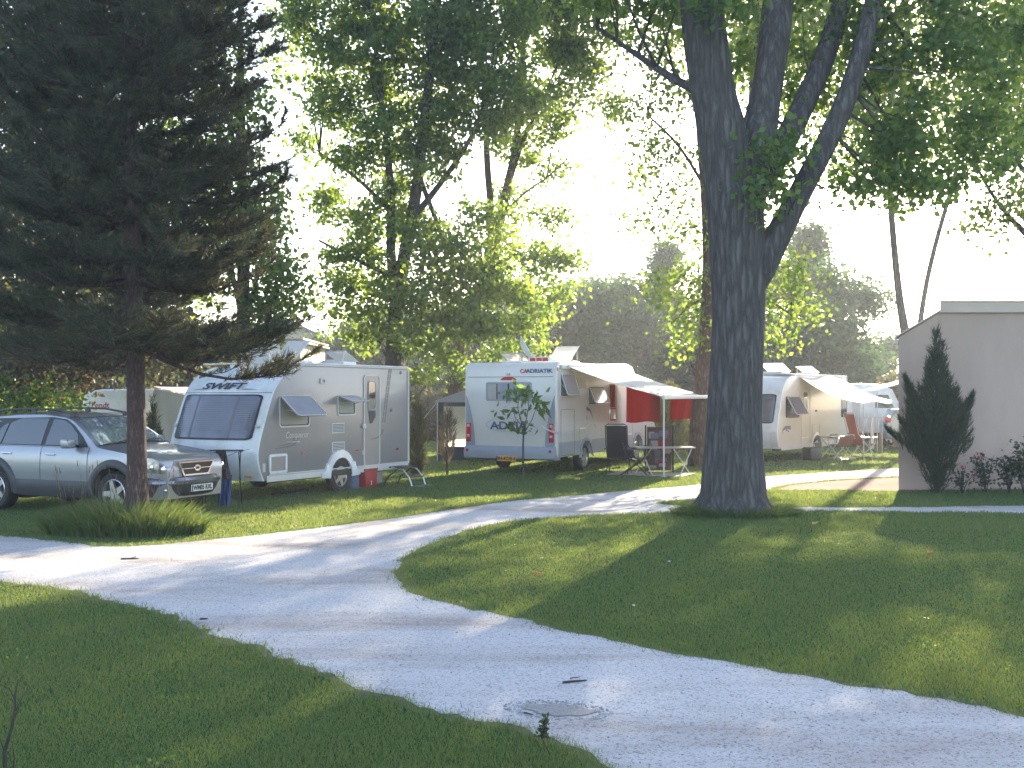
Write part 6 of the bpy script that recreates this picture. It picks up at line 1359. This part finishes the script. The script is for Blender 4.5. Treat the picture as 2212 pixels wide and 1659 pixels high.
g = Geo(); g.box(-.153, -.1505, .225, .255, .405, .505); g.obj('plate_band', MT['ink_blue'], pl, 0)
text('WM05 RXL', .108, MT['ink'], pl, front_m(-.152, -.01, .455), off=.003, xs=.85)
for s in (1, -1): g = Geo(); g.lathe([(.001, 0), (.05, .005), (.06, .03)], axis='y', seg=18); g.v = [(.005 + y_, x_ + s * .62, .44 + z_) for x_, y_, z_ in g.v]; g.obj('fog_lamp', MT['chrome'], root)
g = Geo(); g.box(4.55, 4.66, -.86, .86, .38, .66, .04); g.obj('rear_bumper', MT['darkgrey'], root)
for s in (1, -1): g = Geo(); g.box(4.40, 4.56, s * .72 - .06, s * .72 + .06, .85, 1.15, .02); g.obj('tail_light', MT['red'], root)

# ================================================================ FOREGROUND BITS
def stick(label, px, py, qx, qy, r=.008, name='stick'):
    a, b = gr(px, py), gr(qx, qy); g = Geo(); P = [(a[0] + (b[0] - a[0]) * t, a[1] + (b[1] - a[1]) * t + .004 * math.sin(t * 5), .016) for t in np.linspace(0, 1, 7)]
    g.tube(P, [r, r, r * .9, r * .9, r * .8, r * .7, r * .4], 6)
    if (b[0] - a[0]) ** 2 > .04: g.tube([P[3], (P[3][0] + .05, P[3][1] + .06, .03)], r * .5, 5)
    return tag(g.obj(name, MT['stick'], None, 60), label, 'stick', 'sticks lying on the gravel path')
stick('longest dead stick lying on the near gravel path above the dark patch', 1216, 1479, 1268, 1474, .009)
stick('short thin stick at the left end of the dark gravel patch', 1132, 1545, 1152, 1549, .006)
stick('small stick on the left branch of the path below the tall grass', 432, 1341, 450, 1340, .009)
stick('curved twig on the path at the tip of the left branch', 261, 1210, 300, 1209, .010)
stick('fine twig beside the longest dead stick on the near path', 1232, 1470, 1252, 1467, .004)
rs_ = random.Random(9); g = Geo()
for i in range(900):
    if i < 260: a = rs_.uniform(0, 6.28); q = rs_.uniform(.8, 1.12); px, py = 1205 + 105 * q * math.cos(a), 1538 + 19 * q * math.sin(a) + .06 * 105 * q * math.cos(a)
    elif i < 620: e_ = PATH[rs_.randrange(len(PATH))]; px = py = None
    else: px, py = rs_.uniform(150, 2212), rs_.uniform(1200, 1655)
    x, y = gr(px, py) if px is not None else (e_[0] + rs_.gauss(0, .1), e_[1] + rs_.gauss(0, .1))
    if y > 26: continue
    r_ = rs_.uniform(.004, .009) * (1.6 if rs_.random() < .06 else 1)
    if not inpoly(np.array([[x, y]]), PATH)[0]: continue
    bm = bmesh.new(); bmesh.ops.create_icosphere(bm, subdivisions=1, radius=r_)
    for v_ in bm.verts: v_.co = Vector((v_.co.x * rs_.uniform(.8, 1.3) + x, v_.co.y * rs_.uniform(.8, 1.3) + y, v_.co.z * .6 + .008 + r_ * .3))
    g.bm(bm)
tag(g.obj('pebbles', M('pebble', (.30, .29, .29), .9, var=.5, scale=20), None, 0), 'scattered small stones on the gravel path', 'stones', kind='stuff')
# weed by the path
wx, wy = gr(1181, 1632); root = thing('thistle_weed', 'single upright weed with a toothed leafy head at the edge of the near path', 'weed', (wx, wy, 0)); rg = np.random.default_rng(81)
g = Geo(); g.tube([(0.02, 0, 0), (-.01, 0, .06), (-.035, 0, .12)], [.004, .003, .002], 6); g.obj('stem', MT['stick'], root, 60)
t_ = rg.uniform(0, 1, 130); P = np.stack([-.035 + .035 * t_ + rg.normal(0, .014, 130) * (1.3 - t_), rg.normal(0, .012, 130), .10 + .115 * t_], 1); V, Fq = leaf_quads(P, .026, rg, -.5, .6); link(npmesh('foliage', V, Fq), 'foliage', MT['rose'], root, 0)
# bare twig plant bottom left
tx_, ty_ = gr(20, 1730); root = thing('bare_twigs', 'bare dead forking twigs sticking up from the near lawn', 'plant', (tx_, ty_, 0)); g = Geo()
def tw(x, y): v = at(x, y, ty_); return (v.x - tx_, 0, v.z)
for L_, r_ in (([(15, 1740), (14, 1620), (24, 1570), (34, 1535), (33, 1500), (38, 1468)], .012), ([(34, 1535), (52, 1500), (70, 1480)], .004), ([(33, 1515), (18, 1490), (0, 1475)], .004), ([(14, 1640), (4, 1600), (-8, 1570)], .005), ([(26, 1560), (40, 1530), (46, 1520)], .004), ([(20, 1700), (28, 1640), (26, 1600)], .006)):
    g.tube([Vector(tw(*p)) + Vector((0, rnd.uniform(-.02, .02), 0)) for p in L_], [r_ * (1 - .75 * i / (len(L_) - 1)) for i in range(len(L_))], 6)
ob_ = g.obj('bare_twig_plant', MT['bark_dull'], None, 60); ob_.location = root.location; tag(ob_, root['label'], 'plant'); bpy.data.objects.remove(root)
# small marks on the lawn
def petal(name, label, cat, px, py, mt, s_, n_=6, z_=.04):
    x, y = gr(px, py); V, Fq = leaf_quads(np.random.default_rng(int(px)).normal(0, s_ * .4, (n_, 3)) * np.array([1, 1, .3]) + np.array([x, y, z_]), s_, np.random.default_rng(3), 0, .9)
    tag(link(npmesh(name, V, Fq), name, mt, smooth=0), label, cat)
petal('red_petals', 'small scatter of red petals on the lawn left of the big tree shadow', 'petals', 1160, 1244, MT['flower_red'], .03, 4, .03)
petal('orange_leaf', 'orange fallen leaf on the lawn far to the right', 'leaf', 2008, 1196, M('orange_leaf', (.6, .16, .03), .7), .07, 3)
petal('yellow_leaf', 'pale yellow leaf on the grass right of the big tree foot', 'leaf', 1760, 1134, M('yellow_leaf', (.6, .45, .12), .7), .08, 2)
WD = M('daisy_white', (.8, .8, .75), .7)
petal('daisy', 'white daisy near the rounded left tip of the lawn', 'flower', 1170, 1212, WD, .014, 5, .04)
petal('daisy', 'white daisy in the middle of the shaded lawn', 'flower', 1368, 1316, WD, .014, 5, .04)
petal('daisy', 'white daisy on the lawn left of the forked tree foot', 'flower', 1445, 1219, WD, .014, 5, .04)
# ================================================================ HAZE
g = Geo(); g.box(-150, 150, -3, 150, -1, 32); hz = g.obj('haze', MT['white'], None, 0); hz.data.materials.clear()  # volume box: distance haze, its density also added to imitate lens veil
m = bpy.data.materials.new('haze'); m.use_nodes = True; n = m.node_tree; n.nodes.remove(n.nodes['Principled BSDF'])
pv = n.nodes.new('ShaderNodeVolumePrincipled'); pv.inputs['Color'].default_value = (.88, .92, 1.0, 1); pv.inputs['Density'].default_value = .0016; pv.inputs['Anisotropy'].default_value = .45
n.links.new(pv.outputs[0], n.nodes['Material Output'].inputs['Volume']); hz.data.materials.append(m)
tag(hz, 'thin haze over the campsite, also standing in for lens veil', 'haze', kind='stuff')
